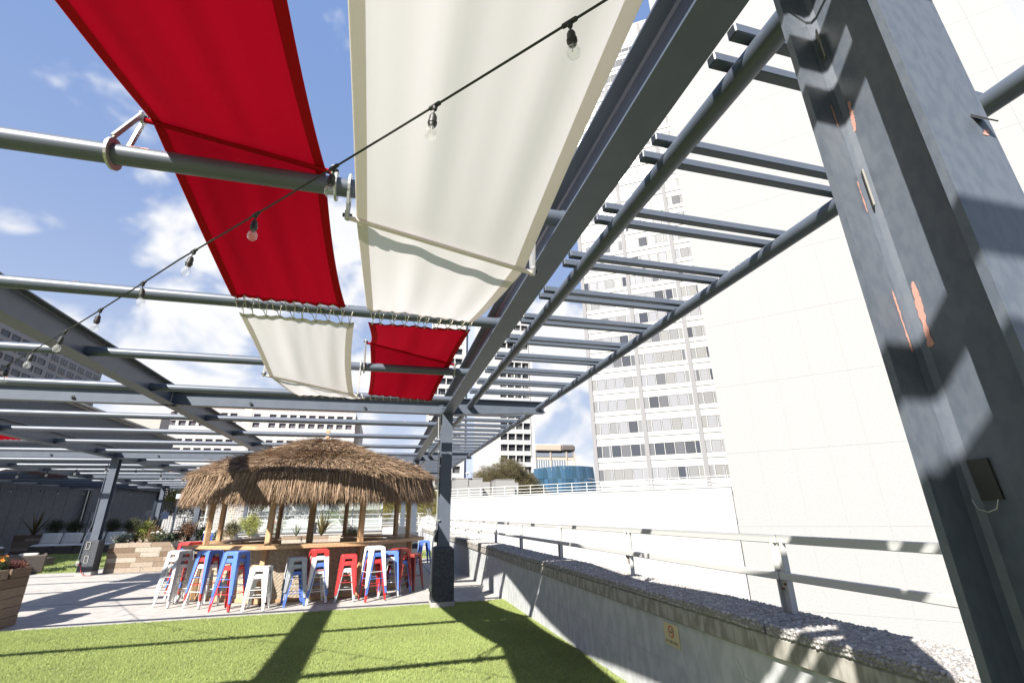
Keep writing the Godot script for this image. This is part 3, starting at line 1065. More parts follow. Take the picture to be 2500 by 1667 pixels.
func small_blocks() -> void:
	# office with a rounded top storey
	var t := thing("beige_office", "beige office block with rounded shade-toned roof storey behind blue glass building", "building", Vector3(0, 0, -176))
	t.scale = Vector3.ONE * 1.257
	var b := flat("office_beige", Color(0.36, 0.30, 0.245), 0.8)
	add("wall", bx(Vector3(51.2, 5.0, -10.2), Vector3(13.2, 27.5, 20.0)), flat("office_core", Color(0.45, 0.36, 0.28), 0.8), t)
	add("roof_storey", bx(Vector3(49.0, 20.2, -9.8), Vector3(8.6, 2.1, 21.0), 0.3), b, t)
	add("roof_storey", bx(Vector3(55.6, 20.2, -9.8), Vector3(4.6, 2.1, 21.0), 0.5), flat("office_shaded", Color(0.095, 0.08, 0.072), 0.7), t)  # right end darker: the shade on it is put into the colour
	for x in [44.7, 49.7, 55.0, 57.6]:
		add("pier", bx(Vector3(x, 9.0, -0.1), Vector3(0.45, 20.2, 0.5)), b, t)
	for i in 3:
		var x0: float = [44.95, 49.95, 55.25][i]
		var x1: float = [49.45, 54.75, 57.35][i]
		add("window", bx(Vector3((x0 + x1) * 0.5, 18.2, -0.15), Vector3(x1 - x0, 1.3, 0.2)), flat("office_glass", Color(0.16, 0.18, 0.22), 0.08), t)
		add("window", bx(Vector3((x0 + x1) * 0.5, 14.8, -0.15), Vector3(x1 - x0, 3.6, 0.2)), M.office_glass, t)
		for k in 7:
			add("fin", bx(Vector3(lerpf(x0, x1, k / 6.0), 14.6, 0.0), Vector3(0.10, 3.6, 0.2)), M.white_rail, t)
	# curved blue glass building
	var g := thing("blue_glass_building", "low curved blue glass building beyond the white boundary wall", "building", Vector3(0, 0, -100))
	var tones := [flat("blue_pane_a", Color(0.035, 0.080, 0.135), 0.12), flat("blue_pane_b", Color(0.045, 0.10, 0.165), 0.12), flat("blue_pane_c", Color(0.028, 0.068, 0.105), 0.12)]
	var cols := 16
	for i in cols:
		for j in 5:
			var a0 := float(i) / cols
			var a1 := float(i + 1) / cols
			var P := func(a: float, y: float) -> Vector3:
				var zc := 3.5 * sin(a * PI * 0.85) - a * 1.0
				return Vector3(lerpf(31.4, 45.2, a) + (11.3 - y) * 0.09, y, zc)
			var y0 := -2.0 + 2.62 * j + (0.0)
			var top := 10.6 + 0.9 * sin(a0 * 1.6)
			var y1 := minf(y0 + 2.55, top)
			var q := MB.new()
			q.plate(P.call(a0 + 0.002, y0), P.call(a1 - 0.002, y0), P.call(a1 - 0.002, y1), P.call(a0 + 0.002, y1), 0.1)
			add("pane", q, tones[(i * 2 + j + (1 if i > 7 else 0)) % 3], g)
	add("core", bx(Vector3(38.8, 4.0, -6.0), Vector3(11.4, 12.6, 10.0)), flat("blue_core", Color(0.05, 0.08, 0.11), 0.6), g)
	# plant-room boxes on the neighbouring roof
	var p := thing("plant_room", "light grey flat-roofed plant room carrying the white camera", "plant room", Vector3(11.35, 0, -76), 0)
	var lg := flat("plant_light", Color(0.245, 0.24, 0.235), 0.85)
	add("wall", bx(Vector3(1.95, 1.75, -2.6), Vector3(4.2, 10.2, 5.0)), lg, p)
	add("roof_edge", bx(Vector3(1.95, 6.9, -2.6), Vector3(4.3, 0.14, 5.1), 0.02), lg, p)
	add("screen_wall", bx(Vector3(5.2, 1.7, -4.9), Vector3(2.3, 10.0, 0.3)), lg, p)
	var p2 := thing("plant_room", "small light grey plant room under the olive tree crown", "plant room", Vector3(17.6, 0, -76), 0)
	add("wall", bx(Vector3(1.55, 1.7, -1.8), Vector3(3.1, 10.0, 3.4)), lg, p2)
	add("roof_edge", bx(Vector3(1.55, 6.72, -1.8), Vector3(3.2, 0.12, 3.5), 0.02), lg, p2)
	add("screen_wall", bx(Vector3(3.9, 1.6, -3.6), Vector3(1.5, 9.8, 0.3)), lg, p2)
	var cam := thing("security_camera", "small white security camera on a pole above the plant room", "camera", Vector3(12.9, 6.9, -75.8))
	add("pole", pipe([Vector3(0, -0.9, 0.0), Vector3(0, 0.6, 0.0)], 0.04, 6), M.galvanised, cam)
	add("housing", bx(Vector3(-0.03, 0.75, 0.2), Vector3(0.5, 0.24, 0.6), 0.06), M.white_rail, cam)
	add("lens", pipe([Vector3(-0.03, 0.75, 0.5), Vector3(-0.03, 0.75, 0.55)], 0.08, 8), M.black_plastic, cam)

# ---------------------------------------------------------------- shade sails
# rows: three supports, each a left and a right point; the cloth hangs between them
func sail(label: String, red: bool, rows: Array, dip: Array, arms: Array, lace: Array, waist := 0.055) -> void:
	var t := thing("shade_sail", label, "shade sail", Vector3.ZERO, 0.0, "red and white shade sails laced between the pergola pipes")
	var Q := 26
	var grid := []
	var ph := rng.randf() * 6.0
	for s in 2:
		var n := 26
		for i in n + (1 if s == 1 else 0):
			var u := float(i) / n
			var l: Vector3 = rows[s][0].lerp(rows[s + 1][0], u)
			var r: Vector3 = rows[s][1].lerp(rows[s + 1][1], u)
			var pinch := 4.0 * u * (1.0 - u)
			var row := []
			for j in Q + 1:
				var a := float(j) / Q
				var p := l.lerp(r, lerpf(a, 0.5, waist * pinch))
				p.y -= dip[s] * pinch * (0.75 + 0.25 * sin(a * PI))
				var fold := sin(a * 17.0 + ph + u * 0.6) * 0.5 + sin(a * 31.0 + ph * 2.0) * 0.28 + sin(a * 8.0 - ph) * 0.5
				p.y += fold * 0.019 * (0.35 + 0.65 * pinch)
				var laced := u if s == 0 else 1.0 - u
				p.y += 0.010 * cos(a * PI * 18.0) * exp(-laced * 9.0)
				if (s == 0 and i == 0) or (s == 1 and i == n):
					p.z += 0.012 * sin(a * PI * 9.0) * (1.0 if s == 0 else -1.0)
				row.append(p)
			grid.append(row)
	var cloth := MB.new()
	cloth.sheet(grid, Vector2(4, 14))
	var can := add("canopy", cloth, M.sail_red if red else M.sail_white, t)
	# doubled hems under the four edges
	var hem := MB.new()
	var down := Vector3(0, -0.004, 0)
	for side in [[0, 1], [Q - 1, Q]]:
		var g := []
		for i in grid.size():
			var p0: Vector3 = grid[i][side[0]]
			var p1: Vector3 = grid[i][side[1]]
			var wide := p0.distance_to(p1)
			var k := 0.075 / wide
			if side[0] == 0: g.append([p0 + down, p0.lerp(p1, k) + down])
			else: g.append([p1.lerp(p0, k) + down, p1 + down])
		hem.sheet(g, Vector2(0.3, 14))
	for e in [0, grid.size() - 1]:
		var o: int = 1 if e == 0 else grid.size() - 2
		var g0 := []
		var g1 := []
		for j in Q + 1:
			g0.append(grid[e][j] + down)
			g1.append(grid[e][j].lerp(grid[o][j], 0.8) + down)
		hem.sheet([g0, g1] if e == 0 else [g1, g0], Vector2(4, 0.3))
	add("hem", hem, M.sail_hem_red if red else M.sail_hem_white, can)
	# batten in its sleeve
	var bl: Vector3 = rows[1][0]
	var br: Vector3 = rows[1][1]
	var dir := (br - bl).normalized()
	add("batten", pipe([bl - dir * 0.05 + Vector3(0, -0.016, 0), br + dir * 0.05 + Vector3(0, -0.016, 0)], 0.017, 10), M.sail_hem_red if red else M.sail_hem_white, t)
	# clamp rings on the pipe and the arms that hold the batten
	for a in arms:
		var tip: Vector3 = rows[1][a[0]] + dir * (0.06 if a[0] == 1 else -0.06)
		var ring := Vector3(tip.x + a[2], 3.705, a[1])
		var rg := MB.new()
		var pts := []
		for k in 21:
			var th := TAU * k / 20.0
			pts.append([cos(th), sin(th)])
		for k in 20:
			var c0: Array = pts[k]
			var c1: Array = pts[k + 1]
			var q := []
			for x in [-0.008, 0.008]:
				for rr in [0.064, 0.098]:
					for c in [c0, c1]:
						q.append(ring + Vector3(x, c[1] * rr, c[0] * rr))
			# q: x-,r0:c0,c1  x-,r1:c0,c1  x+,r0:c0,c1  x+,r1:c0,c1
			rg.quad(q[4], q[6], q[7], q[5])
			rg.quad(q[0], q[1], q[3], q[2])
			rg.quad(q[2], q[3], q[7], q[6])
			rg.quad(q[0], q[4], q[5], q[1])
		add("clamp_ring", rg, M.galvanised, t)
		var to := tip - ring
		var u := Vector3(0, to.y, to.z).normalized()
		var w := Vector3(0, -u.z, u.y)
		var span := Vector3(0, to.y, to.z).length()
		var arm := MB.new()
		for s in [-1.0, 1.0]:
			var p0: Vector3 = ring + u * 0.07 + w * s * 0.075
			var p1: Vector3 = Vector3(tip.x, ring.y, ring.z) + Vector3(0, to.y, to.z) + w * s * 0.022
			if span > 0.12:
				arm.box((p0 + p1) * 0.5, Vector3(0.016, 0.03, p0.distance_to(p1)), Basis(Vector3.RIGHT, Vector3.RIGHT.cross((p1 - p0).normalized()) * -1.0, (p1 - p0).normalized()))
		arm.box(tip, Vector3(0.03, 0.07, 0.07), Basis(Vector3.RIGHT, 0.5), 0.008)
		add("arm", arm, M.galvanised, t)
		add("bolt", pipe([tip + Vector3(-0.03, 0, 0), tip + Vector3(0.03, 0, 0)], 0.014, 8), M.black_plastic, t)
	# cord laced round the pipe through the eyelets
	for c in lace:
		var e: int = 0 if c[0] == 0 else grid.size() - 1
		var cord := []
		var eyes := MB.new()
		var n := 9
		for k in n + 1:
			var j := int(round(lerpf(0.6, Q - 0.6, float(k) / n)))
			var g: Vector3 = grid[e][j] + Vector3(0, -0.006, 0)
			var zc: float = c[1]
			var sgn := 1.0 if g.z > zc else -1.0
			var pin: Vector3 = grid[e][j].lerp(grid[1 if e == 0 else e - 1][j], 0.35)
			eyes.lathe([[0.011, 0.0], [0.013, -0.007], [0.006, -0.009]], 8, Transform3D(Basis(), pin + Vector3(0, -0.004, 0)))
			cord.append(pin + Vector3(0, -0.012, 0))
			cord.append(Vector3(g.x + 0.01, 3.63, zc + sgn * 0.03))
			cord.append(Vector3(g.x + 0.03, 3.65, zc - sgn * 0.062))
			cord.append(Vector3(g.x + 0.05, 3.775, zc))
			cord.append(Vector3(g.x + 0.06, 3.72, zc + sgn * 0.068))
		add("lacing", pipe(cord, 0.0042, 5), M.cord, t)
		add("eyelets", eyes, M.galvanised, t).set_meta("kind", "stuff")


func sails() -> void:
	var p0 := -0.08
	var p1 := -2.83
	var p2 := -4.96
	var p3 := -7.06
	var p4 := -8.96
	sail("large red shade sail raised above the pipe next to the long white one", true,
		[[Vector3(-1.68, 3.72, p0 - 0.10), Vector3(-0.52, 3.72, p0 - 0.10)], [Vector3(-1.66, 4.10, -2.94), Vector3(-0.525, 3.80, -2.78)], [Vector3(-1.62, 3.715, p2 + 0.09), Vector3(-0.515, 3.70, p2 + 0.09)]],
		[0.11, 0.06], [[0, p1, -0.02], [1, p1, 0.02]], [[1, p2]], 0.04)
	sail("large white shade sail bowed below the pipe against the right beam", false,
		[[Vector3(-0.285, 3.70, p0 - 0.10), Vector3(0.90, 3.70, p0 - 0.10)], [Vector3(-0.30, 3.49, -2.85), Vector3(0.876, 3.245, -2.84)], [Vector3(-0.30, 3.70, p2 + 0.09), Vector3(0.876, 3.655, p2 + 0.09)]],
		[-0.02, 0.05], [[0, p1, 0.0], [1, p1, 0.0]], [[1, p2]], 0.012)
	sail("shorter white shade sail hanging below the pipe past the red sail", false,
		[[Vector3(-1.58, 3.615, p2 - 0.10), Vector3(-0.43, 3.605, p2 - 0.10)], [Vector3(-1.66, 3.49, -7.0), Vector3(-0.497, 3.27, -7.0)], [Vector3(-1.60, 3.655, p4 + 0.09), Vector3(-0.41, 3.65, p4 + 0.09)]],
		[0.04, 0.05], [[0, p3, 0.0], [1, p3, 0.0]], [[0, p2], [1, p4]])
	sail("shorter red shade sail over the middle pipe near the central column", true,
		[[Vector3(-0.285, 3.62, p2 - 0.10), Vector3(0.876, 3.635, p2 - 0.10)], [Vector3(-0.33, 4.02, -6.85), Vector3(0.90, 3.80, -6.92)], [Vector3(-0.378, 3.715, p4 + 0.09), Vector3(0.80, 3.65, p4 + 0.09)]],
		[0.05, 0.06], [[0, p3, 0.0], [1, p3, 0.0]], [[0, p2], [1, p4]])
	# the row behind the viewer goes on as this one does
	sail("white shade sail in the row before the red and white pair", false,
		[[Vector3(-1.65, 3.70, 5.0), Vector3(-0.24, 3.70, 5.0)], [Vector3(-1.65, 3.52, 2.44), Vector3(-0.24, 3.4, 2.44)], [Vector3(-1.65, 3.68, 1.06), Vector3(-0.24, 3.66, 1.06)]],
		[0.04, 0.05], [[0, 2.44, 0.0]], [])
	sail("white shade sail on the far side of the left beam", false,
		[[Vector3(-10.1, 3.69, -9.1), Vector3(-8.99, 3.69, -9.1)], [Vector3(-10.1, 3.52, -11.2), Vector3(-8.99, 3.45, -11.2)], [Vector3(-10.1, 3.69, -13.25), Vector3(-8.99, 3.69, -13.25)]], [0.03, 0.03], [], [], 0.03)
	sail("red shade sail on the far side of the left beam", true,
		[[Vector3(-10.1, 3.69, -13.45), Vector3(-8.99, 3.69, -13.45)], [Vector3(-10.1, 3.8, -14.6), Vector3(-8.99, 3.8, -14.6)], [Vector3(-10.1, 3.69, -15.7), Vector3(-8.99, 3.69, -15.7)]], [0.03, 0.03], [], [], 0.03)
	# sails over the lounge, in the farther bays
	for q in [[-13.3, -22.6, true, "small red shade sail under the far beams beside thatched roof"], [-12.0, -22.6, false, "small white shade sail beside the far red one"], [-17.5, -22.6, false, "white shade sail over the lounge nearest the slate wall"], [-16.2, -22.6, false, "white shade sail over the lounge beside the slate wall one"], [-15.9, -27.0, true, "red shade sail deep over the lounge"]]:
		var x: float = q[0]
		var z: float = q[1]
		if x > -14.0 and x < -11.5: x += 6.1; z -= 7.6
		sail(q[3], q[2], [[Vector3(x, 3.68, z + 2.0), Vector3(x + 1.16, 3.68, z + 2.0)], [Vector3(x, 3.45 if not q[2] else 3.95, z), Vector3(x + 1.16, 3.25 if not q[2] else 3.8, z)], [Vector3(x, 3.68, z - 2.0), Vector3(x + 1.16, 3.68, z - 2.0)]], [0.04, 0.04], [], [])


# ---------------------------------------------------------------- string lights
func light_string(label: String, pts: Array, step: float, start: float, big: bool) -> void:
	var t := thing("string_light", label, "string lights", Vector3.ZERO)
	var fine := []
	var run := [0.0]
	for i in pts.size() - 1:
		var n := 14
		var len: float = pts[i].distance_to(pts[i + 1])
		for k in n:
			var u := float(k) / n
			fine.append(pts[i].lerp(pts[i + 1], u) + Vector3(0, -0.006 * len * 4.0 * u * (1.0 - u), 0))
	fine.append(pts[-1])
	add("cable", pipe(fine, 0.0052 if big else 0.006, 6), M.black_plastic, t)
	for i in fine.size() - 1:
		run.append(run[-1] + fine[i].distance_to(fine[i + 1]))
	var socket := MB.new()
	socket.lathe([[0.0, -0.042], [0.010, -0.044], [0.0155, -0.056], [0.0165, -0.080], [0.019, -0.082], [0.019, -0.092], [0.0165, -0.094], [0.015, -0.106], [0.012, -0.106]], 12)
	var sm := socket.mesh()
	var stem := MB.new()
	stem.tube([Vector3(0, -0.004, 0), Vector3(0.003, -0.02, 0), Vector3(0, -0.044, 0)], 0.0032, 5)
	var stm := stem.mesh()
	var conn := MB.new()
	conn.box(Vector3.ZERO, Vector3(0.062, 0.017, 0.017), Basis(), 0.005)
	conn.lathe([[0.0125, -0.004], [0.009, -0.022], [0.004, -0.026]], 8)
	var cm := conn.mesh()
	var bulb := MB.new()
	bulb.lathe([[0.0115, -0.104], [0.013, -0.112], [0.021, -0.126], [0.0245, -0.140], [0.0225, -0.155], [0.014, -0.166], [0.0, -0.170]], 14)
	var bm := bulb.mesh()
	var fil := MB.new()
	fil.tube([Vector3(-0.006, -0.108, 0), Vector3(-0.008, -0.132, 0)], 0.0012, 4)
	fil.tube([Vector3(0.006, -0.108, 0), Vector3(0.008, -0.132, 0)], 0.0012, 4)
	fil.tube([Vector3(-0.008, -0.132, 0), Vector3(0, -0.135, 0.004), Vector3(0.008, -0.132, 0)], 0.0010, 4)
	var fm := fil.mesh()
	var s := start
	var size := 1.0 if big else 1.5
	while s < run[-1] - 0.05:
		var i := 0
		while i < run.size() - 2 and run[i + 1] < s: i += 1
		var p: Vector3 = fine[i].lerp(fine[i + 1], (s - run[i]) / maxf(run[i + 1] - run[i], 1e-5))
		var d: Vector3 = fine[i + 1] - fine[i]
		var c := add("connector", cm, M.black_plastic, t)
		c.transform = Transform3D(Basis(Vector3.UP, atan2(-d.z, d.x)) * Basis(Vector3.BACK, atan2(d.y, Vector2(d.x, d.z).length())), p)
		var so := add("socket", sm, M.black_plastic, t)
		so.transform = Transform3D(Basis.from_euler(Vector3(jit(0.12), rng.randf() * TAU, jit(0.12))).scaled(Vector3.ONE * size), p)
		add("stem", stm, M.black_plastic, so)
		var b := add("bulb", bm, M.bulb_glass, so)
		if big: add("filament", fm, M.galvanised, so)
		s += step


func string_lights() -> void:
	var a := Vector3(0.519, 3.235, -1.062)
	var d := (Vector3(-3.235, 2.925, -4.93) - a).normalized()
	light_string("black cable of clear bulbs strung below the pergola past both sails", [a - d * 0.92, a + d * 2.6, a + d * 5.5, a + d * 9.0, Vector3(CX + 0.12, 3.0, -12.2)], 0.61, 0.92, true)
	light_string("thin cable of small bulbs running to the left steel column", [Vector3(-21.0, 3.1, -21.0), Vector3(-15.0, 3.15, -20.4), Vector3(CX - 0.1, 3.35, -19.2)], 0.9, 0.4, false)
	light_string("thin cable of small bulbs along the top of the slate wall", [Vector3(-19.6, 3.5, -24.0), Vector3(-19.6, 3.45, -36.0), Vector3(-15.0, 3.4, -37.0)], 1.2, 0.5, false)
	light_string("thin cable of small bulbs from left column towards the thatched roof", [Vector3(CX + 0.1, 3.4, -19.3), Vector3(-6.5, 3.0, -22.5), Vector3(-4.2, 2.95, -26.0)], 0.9, 0.6, false)


# ---------------------------------------------------------------- sign on the parapet
func sign_plate() -> void:
	var t := thing("no_smoking_sign", "small cream no smoking sign with red ring on the parapet wall", "sign", Vector3(2.488, 0.6045, -4.115))
	t.rotation.y = -PI / 2.0                           # local x runs towards the viewer's right, z out of the wall
	add("plate", bx(Vector3(0, 0, 0.0025), Vector3(0.222, 0.168, 0.005), 0.001), flat("sign_cream", Color(0.52, 0.45, 0.27), 0.6), t)
	var red := flat("sign_red", Color(0.42, 0.045, 0.03), 0.6)
	var ink := flat("sign_ink", Color(0.05, 0.05, 0.03), 0.6)
	var ring := MB.new()
	var c := Vector3(0.0, 0.024, 0.0058)
	for k in 32:
		var a0 := TAU * k / 32.0
		var a1 := TAU * (k + 1) / 32.0
		var d0 := Vector3(cos(a0), sin(a0), 0)
		var d1 := Vector3(cos(a1), sin(a1), 0)
		ring.quad(c + d0 * 0.037, c + d0 * 0.046, c + d1 * 0.046, c + d1 * 0.037)
	ring.box(c, Vector3(0.078, 0.007, 0.001), Basis(Vector3.BACK, -0.78))
	add("ring", ring, red, t)
	var cig := MB.new()
	cig.box(c + Vector3(-0.004, -0.005, -0.0002), Vector3(0.046, 0.0085, 0.0008))
	cig.box(c + Vector3(0.024, -0.005, -0.0002), Vector3(0.004, 0.0085, 0.0008))
	add("cigarette", cig, ink, t)
	var smoke := MB.new()
	smoke.tube([c + Vector3(0.020, 0.002, 0), c + Vector3(0.023, 0.009, 0), c + Vector3(0.014, 0.014, 0), c + Vector3(0.006, 0.017, 0), c + Vector3(0.008, 0.025, 0)], 0.0014, 5)
	smoke.tube([c + Vector3(0.026, 0.002, 0), c + Vector3(0.029, 0.011, 0), c + Vector3(0.019, 0.018, 0), c + Vector3(0.014, 0.024, 0)], 0.0012, 5)
	add("smoke", smoke, ink, t)
	var tm := TextMesh.new()
	var f := SystemFont.new()
	f.font_names = PackedStringArray(["Droid Serif"])
	tm.font = f
	tm.text = "NO SMOKING"
	tm.font_size = 32
	tm.pixel_size = 0.00092
	tm.depth = 0.0008
	var w := add("lettering", tm, ink, t)
	w.position = Vector3(0, -0.055, 0.0056)


# ---------------------------------------------------------------- knocks and bare primer on the near column
func chip(parent: Node, at: Vector3, right: Vector3, up: Vector3, w: float, h: float, lean: float, m: Material, ragged: float, seed_: int) -> void:
	var r := RandomNumberGenerator.new()
	r.seed = seed_
	var n := 30
	var out := right.cross(up).normalized() * 0.0012
	var l := []
	var e := []
	for i in n:
		var v := float(i) / (n - 1)
		var c := at + up * (v - 0.5) * h + right * lean * (v - 0.5)
		var k := w * (0.55 if i == 0 or i == n - 1 else 1.0) * (0.78 + 0.16 * sin(v * 9.0 + seed_) + 0.1 * sin(v * 31.0)) * 0.5
		l.append(c - right * k * r.randf_range(1.0 - ragged, 1.0 + ragged * 0.4) + out)
		e.append(c + right * k * r.randf_range(1.0 - ragged, 1.0 + ragged * 0.4) + out)
	var mb := MB.new()
	for i in n - 1:
		mb.quad(l[i], e[i], e[i + 1], l[i + 1])
	add("bare_primer", mb, m, parent)


func column_wear() -> void:
	var t: Node = get_node("pergola")
	var primer := mottled("primer", Color(0.40, 0.20, 0.165), Color(0.47, 0.25, 0.205), Vector3.ONE * 9.0, 0.8, 0.05)
	var bare := flat("bare_metal", Color(0.20, 0.19, 0.17), 0.75, 0.0)
	var xl := AX - 0.007                                # web face towards the camera
	var zf := -0.66 - 0.122 + 0.018                     # inner face of the far flange
	var X := Vector3(1, 0, 0)
	var Z := Vector3(0, 0, 1)
	chip(t, Vector3(xl - 0.030, 2.02, zf), X, Vector3.UP, 0.008, 0.16, 0.0, primer, 0.5, 1)
	chip(t, Vector3(xl, 2.03, zf + 0.028), Z, Vector3.UP, 0.017, 0.165, 0.008, primer, 0.25, 2)
	chip(t, Vector3(xl - 0.030, 2.66, zf), X, Vector3.UP, 0.008, 0.08, 0.0, primer, 0.6, 3)
	chip(t, Vector3(xl, 2.64, zf + 0.026), Z, Vector3.UP, 0.014, 0.10, 0.01, primer, 0.55, 4)
	chip(t, Vector3(xl - 0.026, 2.38, zf), X, Vector3.UP, 0.006, 0.10, 0.0, primer, 0.7, 5)
	chip(t, Vector3(AX + 0.075, 2.41, -0.66 + 0.122), X, Vector3.UP, 0.022, 0.018, 0.012, primer, 0.3, 6)
	# cut-off tie stubs, a bent tab and a dark recess
	var s := MB.new()
	s.box(Vector3(xl - 0.012, 2.40, zf + 0.012), Vector3(0.020, 0.115, 0.004), Basis(Vector3.UP, 0.75))
	add("tab_and_recess", s, bare, t)
	var s2 := MB.new()
	s2.box(Vector3(xl - 0.012, 2.93, zf + 0.014), Vector3(0.024, 0.11, 0.004), Basis(Vector3.UP, 0.75))
	add("tab_and_recess", s2, bare, t)
	var s3 := MB.new()
	s3.plate(Vector3(AX + 0.045, 2.455, -0.536), Vector3(AX + 0.088, 2.455, -0.536), Vector3(AX + 0.086, 2.425, -0.515), Vector3(AX + 0.062, 2.428, -0.518), 0.003)
	add("tab_and_recess", s3, flat("tab_recess_dark", Color(0.028, 0.028, 0.026), 0.6), t)
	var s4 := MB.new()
	s4.box(Vector3(xl - 0.004, 1.65, zf + 0.040), Vector3(0.006, 0.082, 0.038), Basis(Vector3.RIGHT, -0.05))  # flush plate, the darkness of a recess painted as its colour
	add("tab_and_recess", s4, M.tab_recess_dark, t)
	var wire := MB.new()
	wire.tube([Vector3(xl - 0.017, 1.61, zf + 0.012), Vector3(xl - 0.02, 1.592, zf + 0.02), Vector3(xl - 0.02, 1.586, zf + 0.035), Vector3(xl - 0.02, 1.592, zf + 0.052), Vector3(xl - 0.017, 1.61, zf + 0.058)], 0.0013, 5)
	add("tie_wire", wire, M.galvanised, t)
	# primer showing where clamps and cables have rubbed the pipes
	for q in [[-1.64, -2.83, 0.10, 0.5], [-0.95, -4.96, 0.05, 0.9], [0.62, -4.96, 0.07, 0.6], [-2.2, -7.06, 0.04, 0.7], [-6.9, -8.96, 0.10, 0.8], [-6.3, -8.96, 0.16, 0.9], [-5.9, -8.96, 0.06, 0.6], [-3.0, -4.96, 0.05, 0.8], [0.4, -11.7, 0.05, 0.8], [-0.6, -13.8, 0.07, 0.7], [-2.2, -11.7, 0.05, 0.9]]:
		var pm := MB.new()
		var n := 7
		for i in n:
			for j in 4:
				var rr := 0.0632
				var x0: float = q[0] + q[2] * i / n + jit(0.004)
				var x1: float = q[0] + q[2] * (i + 1) / n
				var a0: float = q[3] + 0.16 * j
				var a1: float = a0 + 0.15
				if rng.randf() < 0.25: continue
				pm.quad(Vector3(x0, 3.705 + sin(a0) * rr, q[1] + cos(a0) * rr), Vector3(x1, 3.705 + sin(a0) * rr, q[1] + cos(a0) * rr), Vector3(x1, 3.705 + sin(a1) * rr, q[1] + cos(a1) * rr), Vector3(x0, 3.705 + sin(a1) * rr, q[1] + cos(a1) * rr))
		add("bare_primer", pm, primer, t).set_meta("kind", "stuff")

# ---------------------------------------------------------------- thatched octagonal bar
const BAR := Vector3(-1.6, 0, -13.8)

func oct(i: float, r: float, y: float) -> Vector3:      # corner of an octagon, counted from the left front one; halves lie between corners
	var a := deg_to_rad(-59.5 + 45.0 * floorf(i))
	var b := deg_to_rad(-59.5 + 45.0 * (floorf(i) + 1.0))
	var f := i - floorf(i)
	var p := Vector3(sin(a), 0, cos(a)).lerp(Vector3(sin(b), 0, cos(b)), f) * r
	return Vector3(p.x, y, p.z)


func roof_point(i: float, s: float) -> Vector3:          # s 0 at the top, 1 at the eave, past 1 down the fringe
	var r: float
	var y: float
	if s <= 1.0:
		r = lerpf(0.06, 2.95, s)
		y = 3.50 - 0.50 * s - 0.50 * s * s + 0.04 * sin(s * 9.0)
	else:
		r = 2.95 + 0.10 * (s - 1.0)
		y = 2.515 - 0.55 * (s - 1.0)
	var p := oct(i, r, y)
	var c := Vector3(p.x, 0, p.z).normalized() * r * 0.955  # round the corners off as thatch does
	return p.lerp(Vector3(c.x, y, c.z), 0.45)


func weave_material() -> StandardMaterial3D:
	var n := 128
	var im := Image.create(n, n, false, Image.FORMAT_RGB8)
	var hm := Image.create(n, n, false, Image.FORMAT_RGB8)
	for y in n:
		for x in n:
			var u := (x + y) % n
			var w := (x - y + n) % n
			var cu := u / 16
			var cw := w / 16
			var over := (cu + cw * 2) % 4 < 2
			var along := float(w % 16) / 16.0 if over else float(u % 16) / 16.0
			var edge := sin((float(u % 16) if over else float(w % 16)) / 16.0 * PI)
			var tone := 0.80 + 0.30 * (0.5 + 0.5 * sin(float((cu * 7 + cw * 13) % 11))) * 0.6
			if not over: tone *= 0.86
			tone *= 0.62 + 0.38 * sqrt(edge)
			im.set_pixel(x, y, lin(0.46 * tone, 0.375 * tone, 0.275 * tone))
			var h := edge * (0.6 + 0.4 * sin(along * PI))
			hm.set_pixel(x, y, Color(h, h, h))
	var m := StandardMaterial3D.new()
	m.resource_name = "woven_mat"
	m.albedo_texture = ImageTexture.create_from_image(im)
	m.uv1_scale = Vector3(3, 1.6, 1)
	m.heightmap_enabled = true
	m.heightmap_scale = 0.6
	m.heightmap_texture = ImageTexture.create_from_image(hm)
	m.roughness = 0.8
	return m


